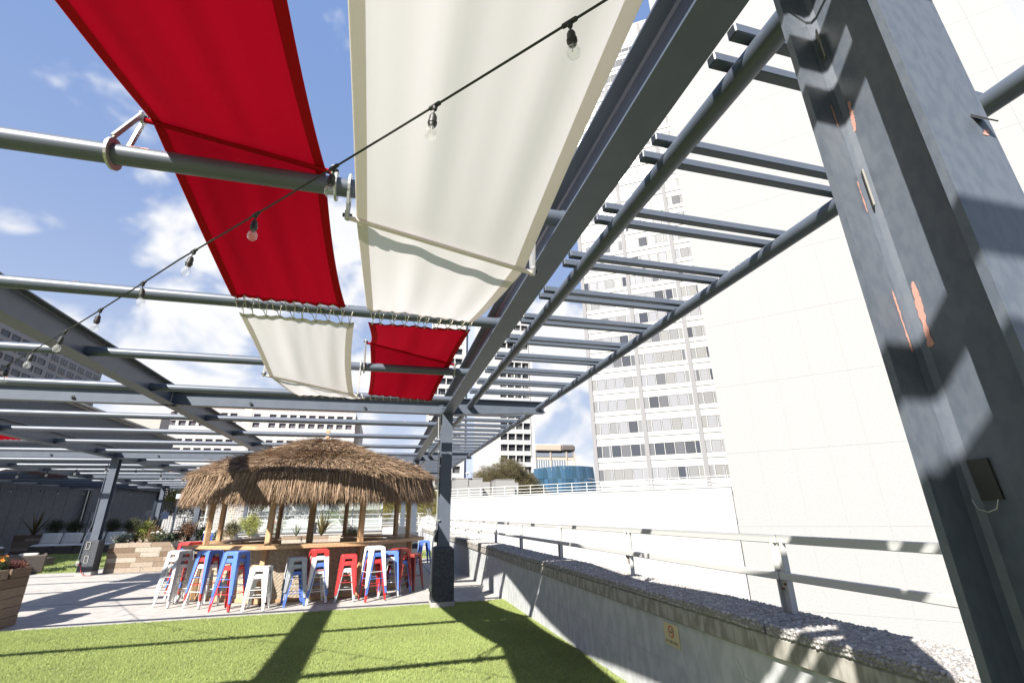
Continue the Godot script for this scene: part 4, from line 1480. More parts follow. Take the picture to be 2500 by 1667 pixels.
func tiki_bar() -> void:
	var t := thing("thatched_bar", "octagonal bar hut with shaggy straw roof, timber posts and woven matting front", "bar", BAR)
	var mat := weave_material()
	var open := 5                                       # the side left open at the back
	for i in 8:
		var a := oct(i, 2.42, 0)
		var b := oct(i + 1, 2.42, 0)
		var inward := -(a + b).normalized() * 0.05
		if i != open:
			var p := MB.new()
			var up := Vector3(0, 1.0, 0)
			p.tri(a + Vector3(0, 0.02, 0), b + Vector3(0, 0.02, 0), b + up, Vector2(0, 1), Vector2(1, 1), Vector2(1, 0))
			p.tri(a + Vector3(0, 0.02, 0), b + up, a + up, Vector2(0, 1), Vector2(1, 0), Vector2(0, 0))
			p.quad(b + inward, a + inward, a + inward + up, b + inward + up)
			p.quad(a + up, b + up, b + inward + up, a + inward + up)
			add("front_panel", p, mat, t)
			var trim := MB.new()
			var d := (b - a).normalized()
			trim.box((a + b) * 0.5 + Vector3(0, 0.035, 0) - inward * 0.2, Vector3(0.03, 0.06, a.distance_to(b)), Basis(Vector3.UP.cross(d), Vector3.UP, d))
			add("base_board", trim, M.pine, t)
			# counter slab: outer and inner edges, one board length to a side
			var c := MB.new()
			var o0 := oct(i, 2.80, 1.03)
			var o1 := oct(i + 1, 2.80, 1.03)
			var n0 := oct(i, 2.08, 1.03)
			var n1 := oct(i + 1, 2.08, 1.03)
			var gap := (o1 - o0).normalized() * 0.004
			var h := Vector3(0, 0.042, 0)
			c.hexa([o0 + gap, o1 - gap, n1 - gap, n0 + gap, o0 + gap + h, o1 - gap + h, n1 - gap + h, n0 + gap + h])
			var ct := add("counter_top", c, M.pine_top, t)
			var lip := MB.new()
			lip.box((o0 + o1) * 0.5 + Vector3(0, 0.012, 0) + (o0 + o1).normalized() * Vector3(1, 0, 1) * 0.012, Vector3(0.024, 0.075, o0.distance_to(o1) + 0.01), Basis(Vector3.UP.cross(d), Vector3.UP, d), 0.006)
			add("edge_board", lip, M.pine, ct)
			# back face of the counter, dark inside
			var back := MB.new()
			back.box((n0 + n1) * 0.5 + Vector3(0, -0.5, 0), Vector3(0.03, 0.96, n0.distance_to(n1)), Basis(Vector3.UP.cross(d), Vector3.UP, d))
			add("inner_panel", back, M.pine, t)
		var v := oct(i, 2.47, 0)
		add("corner_board", bx(v + Vector3(0, 0.51, 0), Vector3(0.10, 1.0, 0.10), 0.006, Basis(Vector3.UP, deg_to_rad(-59.5 + 45.0 * i))), M.pine, t)
		var pv := oct(i, 2.40, 0)
		add("post", bx(pv + Vector3(0, 1.80, 0), Vector3(0.105, 1.46, 0.105), 0.008, Basis(Vector3.UP, deg_to_rad(-59.5 + 45.0 * i))), M.pine, t)
		# rafter from post to peak and a ring beam
		var rf := MB.new()
		rf.tube([oct(i, 2.5, 2.36), oct(i, 0.1, 3.36)], 0.045, 6)
		add("rafter", rf, M.pine, t)
		var rb := MB.new()
		rb.tube([oct(i, 2.42, 2.45), oct(i + 1, 2.42, 2.45)], 0.045, 6)
		add("ring_beam", rb, M.pine, t)
	add("centre_post", bx(Vector3(-0.05, 1.75, 0.3), Vector3(0.15, 3.4, 0.15), 0.01), M.pine, t)
	add("finial", bx(Vector3(0.06, 3.63, 0), Vector3(0.10, 0.42, 0.10), 0.01), M.pine, t)
	add("outlet_box", bx(Vector3(0.06, 1.35, 0.40), Vector3(0.07, 0.25, 0.05), 0.01), M.galvanised, t)
	add("hanging_cord", pipe([Vector3(0.35, 2.5, 0.6), Vector3(0.36, 1.5, 0.6), Vector3(0.33, 1.25, 0.62)], 0.008, 5), M.black_plastic, t)
	# thatch: a dark bed and the straw laid on it
	var bed := MB.new()
	var g := []
	for k in 15:
		var s := k / 11.0
		var row := []
		for i in 65:
			row.append(roof_point(8.0 - i / 8.0 if i < 64 else 0.0, s) * Vector3(0.985, 1, 0.985) + Vector3(0, -0.05, 0))
		g.append(row)
	bed.sheet(g, Vector2(8, 2))
	var roof := add("roof", bed, M.thatch_bed, t)
	var blade := MB.new()
	blade.tinted = true
	var w := 0.0075
	var prev_l := Vector3(-w, 0, 0)
	var prev_r := Vector3(w, 0, 0)
	for k in range(1, 4):
		var u := k / 3.0
		var ww := w * (1.0 - 0.82 * u)
		var c := Vector3(0, 0.05 * u * u, -u)           # runs along -z, curls up a little
		var l := c + Vector3(-ww, 0.0, 0)
		var r := c + Vector3(ww, 0.0, 0)
		blade.quad(prev_l, prev_r, r, l)
		prev_l = l
		prev_r = r
	var bm := blade.mesh()
	var xf := []
	var cols := []
	for k in 60000:
		var i := rng.randf() * 8.0
		var fringe := rng.randf() < 0.42
		var s := sqrt(rng.randf()) if not fringe else rng.randf_range(0.93, 1.12)
		if not fringe:
			s = (floorf(s * 9.0) + rng.randf() * 0.8) / 9.0   # courses
			s = clampf(s, 0.01, 0.99)
		var p := roof_point(i, s)
		var q := roof_point(i, s + 0.03)
		var dir := (q - p).normalized()
		var len := rng.randf_range(0.22, 0.42)
		var outward := Vector3(p.x, 0, p.z).normalized()
		if fringe:
			dir = (Vector3(0, -1, 0) + outward * rng.randf_range(-0.02, 0.34)).normalized()
			len = rng.randf_range(0.34, 0.78)
			p += outward * rng.randf_range(-0.10, 0.06) + Vector3(0, rng.randf_range(-0.03, 0.06), 0)
			if s > 1.0: p.y = minf(p.y, 2.50)
			len = minf(len, p.y - rng.randf_range(1.78, 2.06))
		else:
			dir = (dir + outward * rng.randf_range(0.0, 0.12) + Vector3(jit(0.30), rng.randf_range(-0.03, 0.24), jit(0.30))).normalized()
			if rng.randf() < 0.10: dir = (dir + Vector3(jit(0.5), 0.3, jit(0.5))).normalized()
			p += Vector3(0, rng.randf_range(0.0, 0.05), 0)
		dir = (dir + Vector3(jit(0.10), 0, jit(0.10))).normalized()
		var zc := -dir
		var xc := Vector3.UP.cross(zc) if absf(zc.y) < 0.98 else outward.cross(zc)
		xc = (xc.normalized().rotated(zc, jit(0.9)))
		var yc := zc.cross(xc).normalized()
		xf.append(Transform3D(Basis(xc * rng.randf_range(0.7, 1.3), yc * len, zc * len), p))
		var base: Color = [Color(0.285, 0.19, 0.118), Color(0.205, 0.13, 0.078), Color(0.39, 0.28, 0.185), Color(0.15, 0.095, 0.058), Color(0.31, 0.212, 0.135)][rng.randi() % 5]
		cols.append(base * rng.randf_range(0.85, 1.15))
	scatter("straw", bm, M.thatch, xf, cols, roof)


# ---------------------------------------------------------------- stools
var stool_parts := {}

func stool_shapes(h: float) -> Dictionary:
	if stool_parts.has(h): return stool_parts[h]
	var top := 0.152                                    # half the seat
	var foot := 0.192 + 0.02 * (h - 0.61) / 0.15
	var seat := MB.new()
	# pressed seat: rounded square with a rolled edge, shallow apron
	var prof := [[0.0, 0.004], [0.62, 0.0], [0.88, -0.001], [0.965, -0.006], [1.0, -0.018], [1.015, -0.074]]
	var n := 32
	var sq := func(a: float, r: float) -> Vector3:
		var e := 0.28
		var x := signf(cos(a)) * pow(absf(cos(a)), e)
		var z := signf(sin(a)) * pow(absf(sin(a)), e)
		return Vector3(x * r * top, 0, z * r * top)
	var g := []
	for p in prof:
		var row := []
		for k in n + 1:
			row.append(sq.call(-TAU * k / n + 0.0001, maxf(p[0], 0.01)) + Vector3(0, h + p[1], 0))
		g.append(row)
	seat.sheet(g)
	var hole := MB.new()
	hole.lathe([[0.0, 0.0], [0.019, 0.0], [0.020, -0.002]], 14, Transform3D(Basis(), Vector3(0, h + 0.0062, 0)))
	# legs: folded sheet, two tapering flaps meeting at the corner
	var legs := []
	for c in [Vector2(1, 1), Vector2(1, -1), Vector2(-1, -1), Vector2(-1, 1)]:
		var leg := MB.new()
		var kt := Vector3(c.x * top * 1.010, h - 0.018, c.y * top * 1.010)
		var kb := Vector3(c.x * foot, 0.012, c.y * foot)
		var wt := 0.096
		var wb := 0.034
		for axis in 2:
			var d := Vector3(-c.x, 0, 0) if axis == 0 else Vector3(0, 0, -c.y)
			var m := MB.new()
			var q := [kt, kb, kb + d * wb, kt + d * wt]
			leg.plate(q[0], q[1], q[2], q[3], 0.0035)
			# pressed rib down the middle of the flap
			var mid0: Vector3 = kt.lerp(kt + d * wt, 0.5).lerp(kb + d * wb * 0.5, 0.52)
			var mid1: Vector3 = kt.lerp(kt + d * wt, 0.5).lerp(kb + d * wb * 0.5, 0.93)
			leg.tube([mid0, mid1], [0.0055, 0.004], 5)
		leg.tube([kt, kb], [0.010, 0.007], 6)
		legs.append(leg.mesh())
	var fo := []
	for c in [Vector2(1, 1), Vector2(1, -1), Vector2(-1, -1), Vector2(-1, 1)]:
		fo.append(bx(Vector3(c.x * (foot - 0.006), 0.008, c.y * (foot - 0.006)), Vector3(0.026, 0.016, 0.026), 0.004).mesh())
	var rungs := []
	var y := h * 0.37
	var k := lerpf(foot, top, y / h) - 0.004
	for e in [[Vector3(-k, y, k), Vector3(k, y, k)], [Vector3(k, y, k), Vector3(k, y, -k)], [Vector3(k, y, -k), Vector3(-k, y, -k)], [Vector3(-k, y, -k), Vector3(-k, y, k)]]:
		rungs.append(pipe([e[0], e[1]], 0.0065, 6).mesh())
	var brace := []
	var y2 := h * 0.80
	var k2 := lerpf(foot, top, y2 / h) - 0.01
	for e in [[Vector3(-k2, y2, k2), Vector3(k2, y2, -k2)], [Vector3(k2, y2 + 0.006, k2), Vector3(-k2, y2 + 0.006, -k2)]]:
		brace.append(pipe([e[0], e[1]], 0.006, 5).mesh())
	stool_parts[h] = {"seat": seat.mesh(), "hole": hole.mesh(), "legs": legs, "feet": fo, "rungs": rungs, "brace": brace}
	return stool_parts[h]


func stool(h: float, colour: String, at: Vector3, turn: float, label: String, group: String) -> void:
	var s := stool_shapes(h)
	var t := thing("bar_stool", label, "stool", at, turn, group)
	var m: Material = M["stool_" + colour]
	var seat := add("seat", s.seat, m, t)
	add("hand_hole", s.hole, M.black_plastic, seat)
	for i in 4:
		var l := add("leg", s.legs[i], m, t)
		add("foot", s.feet[i], M.rubber if i % 2 == 0 else m, l)
		add("rung", s.rungs[i], m, t)
	for b in s.brace: add("brace", b, m, t)


func stools() -> void:
	# front left and front right foot on the floor, height of one stool, colours from the top down, what sets the stack apart
	var stacks := [
		[Vector2(-4.20, -11.84), Vector2(-3.83, -11.57), 0.76, ["grey", "grey", "white"], "of grey and white stack at bar's left corner"],
		[Vector2(-3.566, -11.498), Vector2(-3.195, -11.234), 0.76, ["blue", "red", "white"], "of blue, red and white stack beside grey one"],
		[Vector2(-2.93, -10.864), Vector2(-2.535, -10.671), 0.76, ["blue", "blue", "red"], "of stack of two blue over red"],
		[Vector2(-2.317, -10.60), Vector2(-1.925, -10.585), 0.61, ["white", "white"], "of low white pair at front corner post"],
		[Vector2(-1.657, -10.803), Vector2(-1.277, -10.913), 0.61, ["grey", "grey", "blue"], "of low stack of grey over blue"],
		[Vector2(-1.269, -10.91), Vector2(-0.883, -11.03), 0.61, ["red", "white", "blue", "white"], "of four-high red, white and blue stack"],
		[Vector2(-0.755, -11.026), Vector2(-0.369, -11.036), 0.61, ["red", "red", "grey"], "of stack of two red over grey"],
		[Vector2(-0.161, -10.844), Vector2(0.225, -10.979), 0.76, ["white", "blue", "red"], "of tall white, blue and red stack"],
		[Vector2(0.10, -11.36), Vector2(0.47, -11.30), 0.76, ["blue", "white"], "of blue over white pair"],
		[Vector2(0.50, -11.52), Vector2(0.78, -11.80), 0.66, ["dark_red", "red", "blue"], "of dark red, red and blue stack"],
		[Vector2(0.853, -11.974), Vector2(1.093, -12.315), 0.76, ["dark_red"], "standing alone at the right end of the bar"],
		[Vector2(-4.30, -12.62), Vector2(-3.93, -12.35), 0.76, ["red", "blue", "dark_red", "white"], "of mixed stack behind grey one"],
	]
	for s in stacks:
		var a: Vector2 = s[0]
		var b: Vector2 = s[1]
		var d := (b - a).normalized()
		var half := a.distance_to(b) * 0.5
		var c := (a + b) * 0.5 + Vector2(d.y, -d.x) * half
		var turn := -atan2(d.y, d.x)
		var n: int = s[3].size()
		for k in n:
			var level := n - 1 - k
			var colour: String = s[3][k]
			var word := colour.replace("_", " ")
			var where: String
			if n == 1: where = "%s metal stool %s" % [word, s[4]]
			else:
				var place: String = ["bottom", "top"][1 if k == 0 else 0] if (k == 0 or k == n - 1) else (["second", "third"][k - 1])
				where = "%s metal stool, %s %s" % [word, place if place in ["top", "bottom"] else place + " down", s[4]]
			stool(s[2], colour, Vector3(c.x + jit(0.006) * level, 0.126 * level, c.y + jit(0.006) * level), turn + jit(0.015), where, "metal stools stacked round the bar")
	stool(0.757, "blue", Vector3(1.60, 0, -18.25), 0.15, "single blue metal stool far behind the bar near the parapet", "metal stools stacked round the bar")

# ---------------------------------------------------------------- plants
func leaf_clump(seed_: int, n := 14, size := 0.16, spread := 0.5) -> ArrayMesh:
	var r := RandomNumberGenerator.new()
	r.seed = seed_
	var m := MB.new()
	m.tinted = true
	for i in n:
		var c := Vector3(r.randf_range(-1, 1), r.randf_range(-1, 1), r.randf_range(-1, 1)).limit_length(1.0) * spread
		var d := Vector3(r.randf_range(-1, 1), r.randf_range(-0.5, 1), r.randf_range(-1, 1)).normalized()
		var s := d.cross(Vector3(r.randf_range(-1, 1), r.randf_range(-1, 1), r.randf_range(-1, 1))).normalized()
		var l := size * r.randf_range(0.7, 1.3)
		var k := 0.72 + 0.4 * r.randf()
		m.tint = Color(k, k, k * 0.95)
		var mid := c + d * l * 0.5 + d.cross(s) * l * 0.08
		m.tri(c, mid + s * l * 0.27, c + d * l)
		m.tri(c, c + d * l, mid - s * l * 0.27)
	return m.mesh()


# crown of leaf clumps filling lobes given as [centre, radius]
func crown(parent: Node, lobes: Array, count: int, scale: float, c1: Color, c2: Color, called := "crown") -> void:
	var xf := []
	var cols := []
	var total := 0.0
	for l in lobes: total += l[1] * l[1]
	for l in lobes:
		var n := int(count * l[1] * l[1] / total)
		for i in n:
			var d := Vector3(rng.randfn(), rng.randfn(), rng.randfn()).normalized()
			var r: float = l[1] * pow(rng.randf(), 0.38) * (1.0 + 0.16 * sin(d.x * 5.0 + d.y * 7.0 + l[1]))
			var p: Vector3 = l[0] + Vector3(d.x, d.y * 0.8, d.z) * r
			xf.append(Transform3D(Basis.from_euler(Vector3(rng.randf() * TAU, rng.randf() * TAU, rng.randf() * TAU)).scaled(Vector3.ONE * scale * rng.randf_range(0.7, 1.3)), p))
			cols.append(c1.lerp(c2, rng.randf()) * rng.randf_range(0.8, 1.2))
	scatter(called, leaf_clump(11), M.leaf, xf, cols, parent)


func tree(label: String, base: Vector3, lobes: Array, count: int, scale: float, c1: Color, c2: Color, trunk_r := 0.22, group := "") -> void:
	var t := thing("tree", label, "tree", base, 0.0, group)
	var m := MB.new()
	var mid := Vector3.ZERO
	for l in lobes: mid += l[0] / lobes.size()
	var fork := Vector3(mid.x * 0.4, mid.y * 0.42, mid.z * 0.4)
	m.tube([Vector3.ZERO, fork * 0.5 + Vector3(trunk_r * 0.4, 0, 0), fork], [trunk_r, trunk_r * 0.8, trunk_r * 0.65], 8)
	for l in lobes:
		m.tube([fork, fork.lerp(l[0], 0.5) + Vector3(jit(0.2), jit(0.2), jit(0.2)), l[0]], [trunk_r * 0.5, trunk_r * 0.3, trunk_r * 0.12], 6)
	add("trunk", m, mottled("bark", Color(0.07, 0.055, 0.04), Color(0.14, 0.115, 0.09), Vector3.ONE * 2.0, 0.95, 0.04), t)
	crown(t, lobes, count, scale, c1, c2)


func shrub(called: String, label: String, base: Vector3, w: float, h: float, count: int, scale: float, c1: Color, c2: Color, category := "plant", group := "") -> Node3D:
	var t := thing(called, label, category, base, 0.0, group)
	var stem := MB.new()
	for k in 4:
		stem.tube([Vector3.ZERO, Vector3(jit(w * 0.25), h * 0.5, jit(w * 0.25)), Vector3(jit(w * 0.4), h * 0.85, jit(w * 0.4))], [0.012, 0.008, 0.004], 5)
	add("stems", stem, M.bark if M.has("bark") else mottled("bark", Color(0.07, 0.055, 0.04), Color(0.14, 0.115, 0.09), Vector3.ONE * 2.0, 0.95, 0.04), t)
	crown(t, [[Vector3(0, h * 0.42, 0), w * 0.36], [Vector3(w * 0.2, h * 0.6, 0), w * 0.27], [Vector3(-w * 0.2, h * 0.62, 0.05), w * 0.27], [Vector3(0, h * 0.82, 0), w * 0.2]], count, scale, c1, c2, "foliage")
	return t


# long arching leaves from one root
func spiky(called: String, label: String, base: Vector3, n: int, reach: float, width: float, c1: Color, c2: Color, droop := 0.35, group := "") -> Node3D:
	var t := thing(called, label, "plant", base, 0.0, group)
	var two := [flat(called + "_leaf_a", c1, 0.6), flat(called + "_leaf_b", c2, 0.6)]
	for k in n:
		var a := TAU * k / n + jit(0.25)
		var out := rng.randf_range(0.12, 0.75)
		var len := reach * rng.randf_range(0.7, 1.1)
		var d := Vector3(cos(a) * out, 1.0, sin(a) * out).normalized()
		var s := Vector3(-sin(a), 0, cos(a))
		var m := MB.new()
		var pl := s * -width * 0.3
		var pr := s * width * 0.3
		for i in range(1, 6):
			var u := i / 5.0
			var c := d * len * u + Vector3(cos(a) * droop * out * len * u * u * 0.6, -droop * out * len * u * u * 0.7, sin(a) * droop * out * len * u * u * 0.6)
			var w := width * 0.5 * sin(PI * (0.22 + 0.76 * u))
			m.quad(pl, pr, c + s * w, c - s * w)
			pl = c - s * w
			pr = c + s * w
		add("leaf", m, two[k % 2], t)
	return t


func flowers(parent: Node, spots: Array, r: float, c: Color, key: String) -> void:
	var m := flat(key, c, 0.7)
	for p in spots:
		var f := MB.new()
		for k in 6:
			var a := TAU * k / 6.0
			var d := Vector3(cos(a), 0.25, sin(a))
			var s := Vector3(-sin(a), 0, cos(a))
			f.quad(Vector3.ZERO, d * r * 0.6 - s * r * 0.3, d * r, d * r * 0.6 + s * r * 0.3)
		var o := add("flower", f, m, parent)
		o.transform = Transform3D(Basis.from_euler(Vector3(jit(0.7) + 0.5, rng.randf() * TAU, jit(0.5))), p)


# ---------------------------------------------------------------- planters of reclaimed boards
func board_box(label: String, x0: float, x1: float, z0: float, z1: float, h: float, seed_: int, tones := [0, 1, 2, 3]) -> Node3D:
	var r := RandomNumberGenerator.new()
	r.seed = seed_
	var t := thing("planter_box", label, "planter", Vector3.ZERO)
	var rows := int(round(h / 0.155))
	var bh := h / rows
	for j in rows:
		var y := bh * (j + 0.5)
		for f in [[true, z0], [true, z1], [false, x0], [false, x1]]:
			var a: float = x0 if f[0] else minf(z0, z1)
			var b: float = x1 if f[0] else maxf(z0, z1)
			var p := a
			while p < b - 0.01:
				var q: float = minf(b, p + r.randf_range(0.5, 1.25))
				if b - q < 0.25: q = b
				var k: int = tones[r.randi() % 4]
				var th := 0.036 + r.randf_range(0.0, 0.007)
				var m := MB.new()
				if f[0]:
					m.box(Vector3((p + q) * 0.5, y, f[1] + (th * 0.5 - 0.018) * signf(f[1] - (z0 + z1) * 0.5)), Vector3(q - p - 0.004, bh - 0.006, th), Basis(), 0.004)
				else:
					m.box(Vector3(f[1] + (th * 0.5 - 0.018) * signf(f[1] - (x0 + x1) * 0.5), y, (p + q) * 0.5), Vector3(th, bh - 0.006, q - p - 0.004 - (0.06 if p == a or q == b else 0.0)), Basis(), 0.004)
				var o := add("board", m, M["board_%d" % k], t)
				if f[0] and f[1] == maxf(z0, z1):
					for e in [p + 0.05, q - 0.05]:
						if r.randf() < 0.5:
							var kn := MB.new()
							kn.lathe([[0.0, 0.0], [0.012, 0.0], [0.013, -0.003]], 8, Transform3D(Basis(Vector3.RIGHT, PI / 2), Vector3(e + 0.02, y + r.randf_range(-0.04, 0.04), f[1] + th - 0.015)))
							add("knot", kn, M.rubber, o)
				p = q
	add("soil", bx(Vector3((x0 + x1) * 0.5, h - 0.06, (z0 + z1) * 0.5), Vector3(x1 - x0 - 0.06, 0.04, absf(z1 - z0) - 0.06)), M.soil, t)
	add("inner_lining", bx(Vector3((x0 + x1) * 0.5, h * 0.5 - 0.06, (z0 + z1) * 0.5), Vector3(x1 - x0 - 0.07, h - 0.14, absf(z1 - z0) - 0.07)), M.soil, t)
	return t


func planters() -> void:
	board_box("near wooden planter box of weathered boards with orange flowers", -7.9, -5.78, -10.82, -9.95, 0.885, 3, [1, 3, 1, 3])
	board_box("long low planter wall of grey reclaimed boards behind the stools", -8.55, -4.9, -20.75, -19.65, 0.9, 4)
	board_box("dark planter box behind the cream lounge cushions", -18.9, -12.6, -34.4, -33.1, 0.95, 5)
	board_box("board planter beyond the bar under the glass screen", -6.6, 0.2, -27.4, -26.3, 0.75, 6)
	board_box("dark board planter in front of the mesh gate", -13.0, -7.6, -38.4, -37.6, 0.9, 8)
	# near planter
	var p := shrub("marigold_plant", "orange flowering plant in the near wooden planter", Vector3(-6.0, 0.83, -10.32), 0.30, 0.22, 200, 0.13, Color(0.05, 0.085, 0.03), Color(0.10, 0.13, 0.05))
	var spots := []
	for k in 12: spots.append(Vector3(jit(0.14), rng.randf_range(0.14, 0.26), jit(0.14)))
	flowers(p, spots, 0.035, Color(0.75, 0.20, 0.01), "petal_orange")
	shrub("lettuce_plant", "dark red leafy plant low in the near wooden planter", Vector3(-5.93, 0.84, -10.56), 0.3, 0.1, 200, 0.13, Color(0.10, 0.025, 0.03), Color(0.17, 0.06, 0.05))
	shrub("lettuce_plant", "rust coloured leafy plant at the far corner of near planter", Vector3(-5.92, 0.83, -10.7), 0.18, 0.08, 140, 0.13, Color(0.30, 0.09, 0.05), Color(0.36, 0.15, 0.08))
	# along the long planter
	var x := -8.35
	var names := ["silvery", "yellow-green", "bronze", "grey-green", "reddish", "dark green", "pale green", "olive"]
	var greens := [[Color(0.24, 0.27, 0.22), Color(0.33, 0.36, 0.28)], [Color(0.22, 0.26, 0.05), Color(0.34, 0.36, 0.08)], [Color(0.12, 0.07, 0.03), Color(0.20, 0.12, 0.06)], [Color(0.12, 0.16, 0.10), Color(0.18, 0.21, 0.13)],
		[Color(0.14, 0.05, 0.03), Color(0.17, 0.09, 0.04)], [Color(0.04, 0.06, 0.03), Color(0.07, 0.09, 0.04)], [Color(0.25, 0.30, 0.18), Color(0.32, 0.36, 0.22)], [Color(0.13, 0.12, 0.05), Color(0.19, 0.17, 0.07)]]
	for k in 8:
		shrub("low_shrub", "%s low plant in the long planter wall" % names[k], Vector3(x, 0.84, -20.05 - 0.25 * (k % 2)), 0.55, 0.30 + 0.22 * float((k * 5) % 3), 170, 0.24, greens[k][0], greens[k][1])
		x += 0.46
	spiky("ornamental_grass", "tall brown ornamental grass in the long planter wall", Vector3(-6.5, 0.86, -20.3), 46, 0.95, 0.022, Color(0.07, 0.05, 0.025), Color(0.12, 0.10, 0.04), 0.2)
	spiky("ornamental_grass", "thin green ornamental grass beside the left steel column", Vector3(-8.1, 0.86, -20.3), 34, 0.75, 0.018, Color(0.10, 0.13, 0.05), Color(0.16, 0.18, 0.07), 0.2)
	var wf := shrub("white_flower_plant", "plant with small white flowers in the long planter", Vector3(-7.3, 0.86, -19.95), 0.5, 0.36, 120, 0.2, Color(0.10, 0.14, 0.07), Color(0.16, 0.19, 0.10))
	var ws := []
	for k in 16: ws.append(Vector3(jit(0.24), rng.randf_range(0.18, 0.38), jit(0.2)))
	flowers(wf, ws, 0.05, Color(0.72, 0.70, 0.68), "petal_white")
	var bin := thing("ice_bin", "blue plastic bin with white lid among the planter plants", "bin", Vector3(-5.75, 0.84, -20.0))
	add("tub", bx(Vector3(0, 0.14, 0), Vector3(0.34, 0.28, 0.3), 0.03), flat("bin_blue", Color(0.03, 0.07, 0.34), 0.4), bin)
	add("lid", bx(Vector3(0, 0.33, 0), Vector3(0.37, 0.10, 0.33), 0.03), M.white_rail, bin)
	# behind the lounge seats
	var q := -18.4
	for k in 7:
		if k % 3 == 0: spiky("flax_plant", ["bronze flax plant with long leaves behind the cushions", "dark flax plant against the slate wall", "green flax plant at the end of the lounge planter"][k / 3], Vector3(q, 0.9, -33.7), 22, 1.5 if k == 0 else 1.0, 0.07, Color(0.07, 0.055, 0.02), Color(0.14, 0.11, 0.035), 0.45)
		else: shrub("low_shrub", ["", "dusky", "mossy", "", "feathery", "dense"][k] + " shrub in the planter behind the lounge", Vector3(q, 0.9, -33.7), 0.9, 0.8, 240, 0.3, Color(0.04, 0.05, 0.025), Color(0.09, 0.10, 0.045))
		q += 0.92
	# beyond the bar
	spiky("flax_plant", "variegated flax plant with pale striped leaves behind the bar", Vector3(-2.75, 0.72, -26.7), 34, 1.35, 0.075, Color(0.30, 0.24, 0.13), Color(0.20, 0.19, 0.09), 0.5)
	spiky("agave_plant", "small dark upright agave behind the bar", Vector3(-3.9, 0.72, -26.7), 12, 0.75, 0.05, Color(0.07, 0.09, 0.06), Color(0.10, 0.12, 0.07), 0.1)
	shrub("low_shrub", "bright yellow-green shrub seen between the left bar posts", Vector3(-6.0, 0.72, -26.8), 1.1, 1.05, 420, 0.28, Color(0.25, 0.28, 0.07), Color(0.40, 0.40, 0.12))
	var rf := shrub("red_flower_plant", "thin plant with red flowers behind the bar", Vector3(-4.9, 0.72, -26.7), 0.9, 0.8, 160, 0.2, Color(0.13, 0.15, 0.07), Color(0.19, 0.20, 0.09))
	var rs := []
	for k in 12: rs.append(Vector3(jit(0.35), rng.randf_range(0.4, 0.85), jit(0.3)))
	flowers(rf, rs, 0.05, Color(0.42, 0.06, 0.03), "petal_red")
	var pot := thing("potted_grass", "small green grass in a low wooden tray inside the bar", "plant", Vector3(-0.75, 1.072, -15.75))
	add("tray", bx(Vector3(0, 0.03, 0), Vector3(0.5, 0.06, 0.2), 0.008), M.pine, pot)
	crown(pot, [[Vector3(0, 0.13, 0), 0.14], [Vector3(-0.1, 0.11, 0), 0.1], [Vector3(0.1, 0.11, 0), 0.1]], 120, 0.14, Color(0.16, 0.22, 0.05), Color(0.24, 0.28, 0.08), "foliage")


# ---------------------------------------------------------------- lounge seats
func cushion(c: Vector3, s: Vector3, b := Basis()) -> MB:
	var m := MB.new()
	var n := 10
	for face in [1.0, -1.0]:
		var g := []
		for i in n + 1:
			var row := []
			for j in n + 1:
				var u := 2.0 * j / n - 1.0
				var v := 2.0 * i / n - 1.0
				var fat := pow(maxf(0.0, (1.0 - pow(absf(u), 5.0)) * (1.0 - pow(absf(v), 5.0))), 0.45)
				var sx := s.x * 0.5 * (1.0 - 0.04 * v * v)
				var sz := s.z * 0.5 * (1.0 - 0.04 * u * u)
				row.append(c + b * Vector3(u * sx * face, s.y * 0.5 * fat * face, v * sz * -1.0))
			g.append(row)
		m.sheet(g)
	return m


